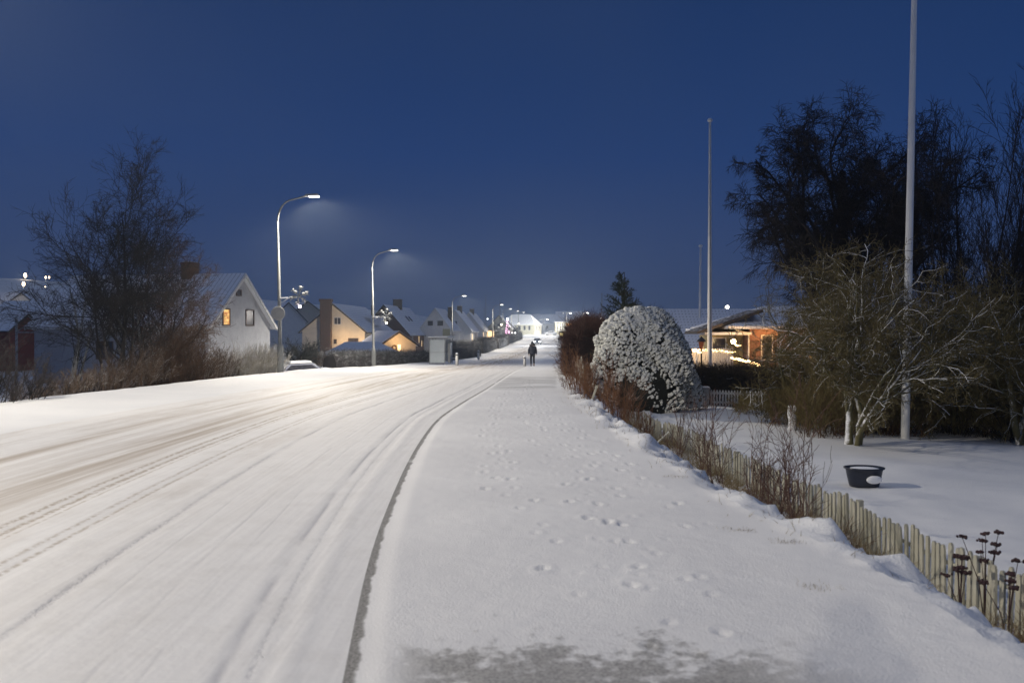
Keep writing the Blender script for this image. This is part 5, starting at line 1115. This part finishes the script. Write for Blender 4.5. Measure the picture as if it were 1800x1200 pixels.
# -- dry grass on bank and along fence
m_dry = M_snowed('dry_grass', (.17, .12, .055), .8, 1.3, (0, -.2, 1), (.26, .20, .10)); m_dryd = M_plain('dark_dry_grass', (.13, .08, .04), .9, .4)
rg = random.Random(33); pts = []
for (x, y, a) in along(fl, .16)[4:]:
    for _ in range(3): pts.append((x - rg.uniform(.05, .55), y + rg.uniform(-.1, .1), 0))
tufts('dry_grass', 'dry brown grass growing against the picket fence', 'grass', pts, .34, 13, 41, m_dry, .08, .0038, 'stuff', (.1, 0))
pts = [(RIGHT(y) + rg.uniform(-.1, .75) + 0, y, 0) for y in np.arange(6, 34, .11)]
tufts('snowy_grass', 'grass tips poking through the snow on the bank', 'grass', [(float(a), float(b), 0) for a, b, c in pts], .13, 5, 42, m_dry, .12, .0032, 'stuff')
for k, (px, py, lb) in enumerate(((1385, 962, 'small grass tuft in the snow, upper one near the pavement edge'), (1440, 1045, 'largest grass tuft poking from the pavement snow'), (1300, 940, 'faint grass tuft in the snow left of the bank'), (1185, 845, 'farthest grass tuft where bank meets pavement'))):
    d = 1500 * 1.66 / (py - 585); x = X(px, d); tufts('grass_tuft', lb, 'grass tuft', [(x, d, 0), (x + .08, d, 0), (x - .07, d + .03, 0)], .055, 26, 50 + k, m_dry, .04, .0022)['group'] = 'grass tufts in the pavement snow'
tufts('brown_grass_clump', 'rusty brown grass clump at the bottom right corner by the fence', 'grass clump', [(4.12 + i * .05, 6.6 + (i % 3) * .15, 0) for i in range(6)], .55, 60, 61, m_dryd, .10, .004)
tufts('brown_grass_clump', 'brown grass clump against the pickets near the large snow mound', 'grass clump', [(3.95, 10.2, 0), (3.98, 10.5, 0), (4.0, 10.0, 0)], .55, 45, 62, m_dryd, .10, .004)
# umbel flowers
gu = 'dead flower heads by the near fence'; m_umb = M_plain('dead_flower_heads', (.045, .022, .024), .9, .3)
for k, (px, py, d, H, nh, lb) in enumerate(((1735, 930, 7.9, 1.25, 9, 'tallest dead flower plant with flat dark heads above the near fence'), (1690, 965, 7.8, 1.0, 7, 'dead flower plant with drooping dark heads in front of the pickets'), (1775, 985, 7.3, .95, 6, 'dead flower plant at the right picture edge by the fence'))):
    x = X(px, d); zt = Z(py, d); zb = G(x, d); t = thing('dead_flower_plant', lb, 'dead plant', (x, d, zb - .03), 0, gu); rr = random.Random(70 + k); st = MB(); H = max(.6, zt - zb)
    for j in range(nh):
        a = rr.uniform(0, 6.28); r = rr.uniform(.02, .20); h = H * rr.uniform(.62, 1.0); top = Vector((r * math.cos(a), r * math.sin(a), h)); st.tube([(0, 0, 0), (top.x * .3, top.y * .3, h * .55), top], [.006, .005, .003], 5)
        hd = MB()
        for q in range(14): b = rr.uniform(0, 6.28); s = rr.uniform(0, .05); c = top + Vector((s * math.cos(b), s * math.sin(b), .02 + rr.uniform(-.008, .01))); hd.ball(c, rr.uniform(.010, .017), k=6); st.tube([top, c], .0018, 3)
        hd.build('flower_head', m_umb, t, True)
    st.build('stems', m_umb, t)
# tub
tx, ty = X(1520, 15.4), 15.4; tz = G(tx, ty)
t = thing('tub', 'black oval tub filled with snow on the lawn', 'tub', (tx, ty, tz + .0)); E_ = Matrix.Diagonal((1.0, .8, 1, 1))
m = MB(); prof = [(.255, 0), (.27, .05), (.305, .22), (.325, .34), (.36, .355), (.36, .38), (.335, .385), (.31, .345), (.30, .30)]; m.lathe(prof[:-1], 32, E_); m.build('shell', M_plain('black_tub_plastic', (.012, .016, .03), .38, .2), t, True)
MB().lathe([(.30, .30), (.30, .335), (.24, .36), (.1, .37), (.02, .372)], 24, E_).build('snow_fill', m_snowcap, t, True)
t.scale = (1, 1, .9)
M = Matrix.Translation((.05, -.245, .17)) @ Matrix.Rotation(R(8), 4, 'X'); MB().ball((.03, 0, 0), .118, (1.2, .28, .72), 16, M).build('snow_patch', m_snowcap, t, True)
# stump figure
t = thing('tree_stump', 'slim broken tree stump plastered with snow beside the brownish shrubs', 'tree stump', (X(1393, 25.5), 25.5, G(X(1393, 25.5), 25.5)))
rng = np.random.default_rng(9)
MB().tube([(0, 0, -.1), (.02, 0, .25), (-.03, 0, .5), (-.08, 0, .72)], [.14, .13, .12, .04], 10).tube([(0, 0, .45), (.09, 0, .62), (.07, 0, .74)], [.08, .06, .03], 8).build('stump', M_snowed('snow_plastered_bark', (.06, .05, .04), -.5, .1, (-.7, -.4, .4), snow=(.72, .72, .74)), t, True)

# ================================================================== HAZE
hm = bpy.data.materials.new('thin_haze'); hm.use_nodes = True; n = hm.node_tree.nodes; n.clear(); o_ = n.new('ShaderNodeOutputMaterial'); v_ = n.new('ShaderNodeVolumePrincipled')
v_.inputs['Color'].default_value = (.72, .85, 1, 1); v_.inputs['Density'].default_value = .0006; v_.inputs['Anisotropy'].default_value = .45; hm.node_tree.links.new(v_.outputs[0], o_.inputs['Volume'])
hb = MB().box(-960, 990, -24, 905, -8, 48).build('haze', hm); hb['kind'] = 'stuff'
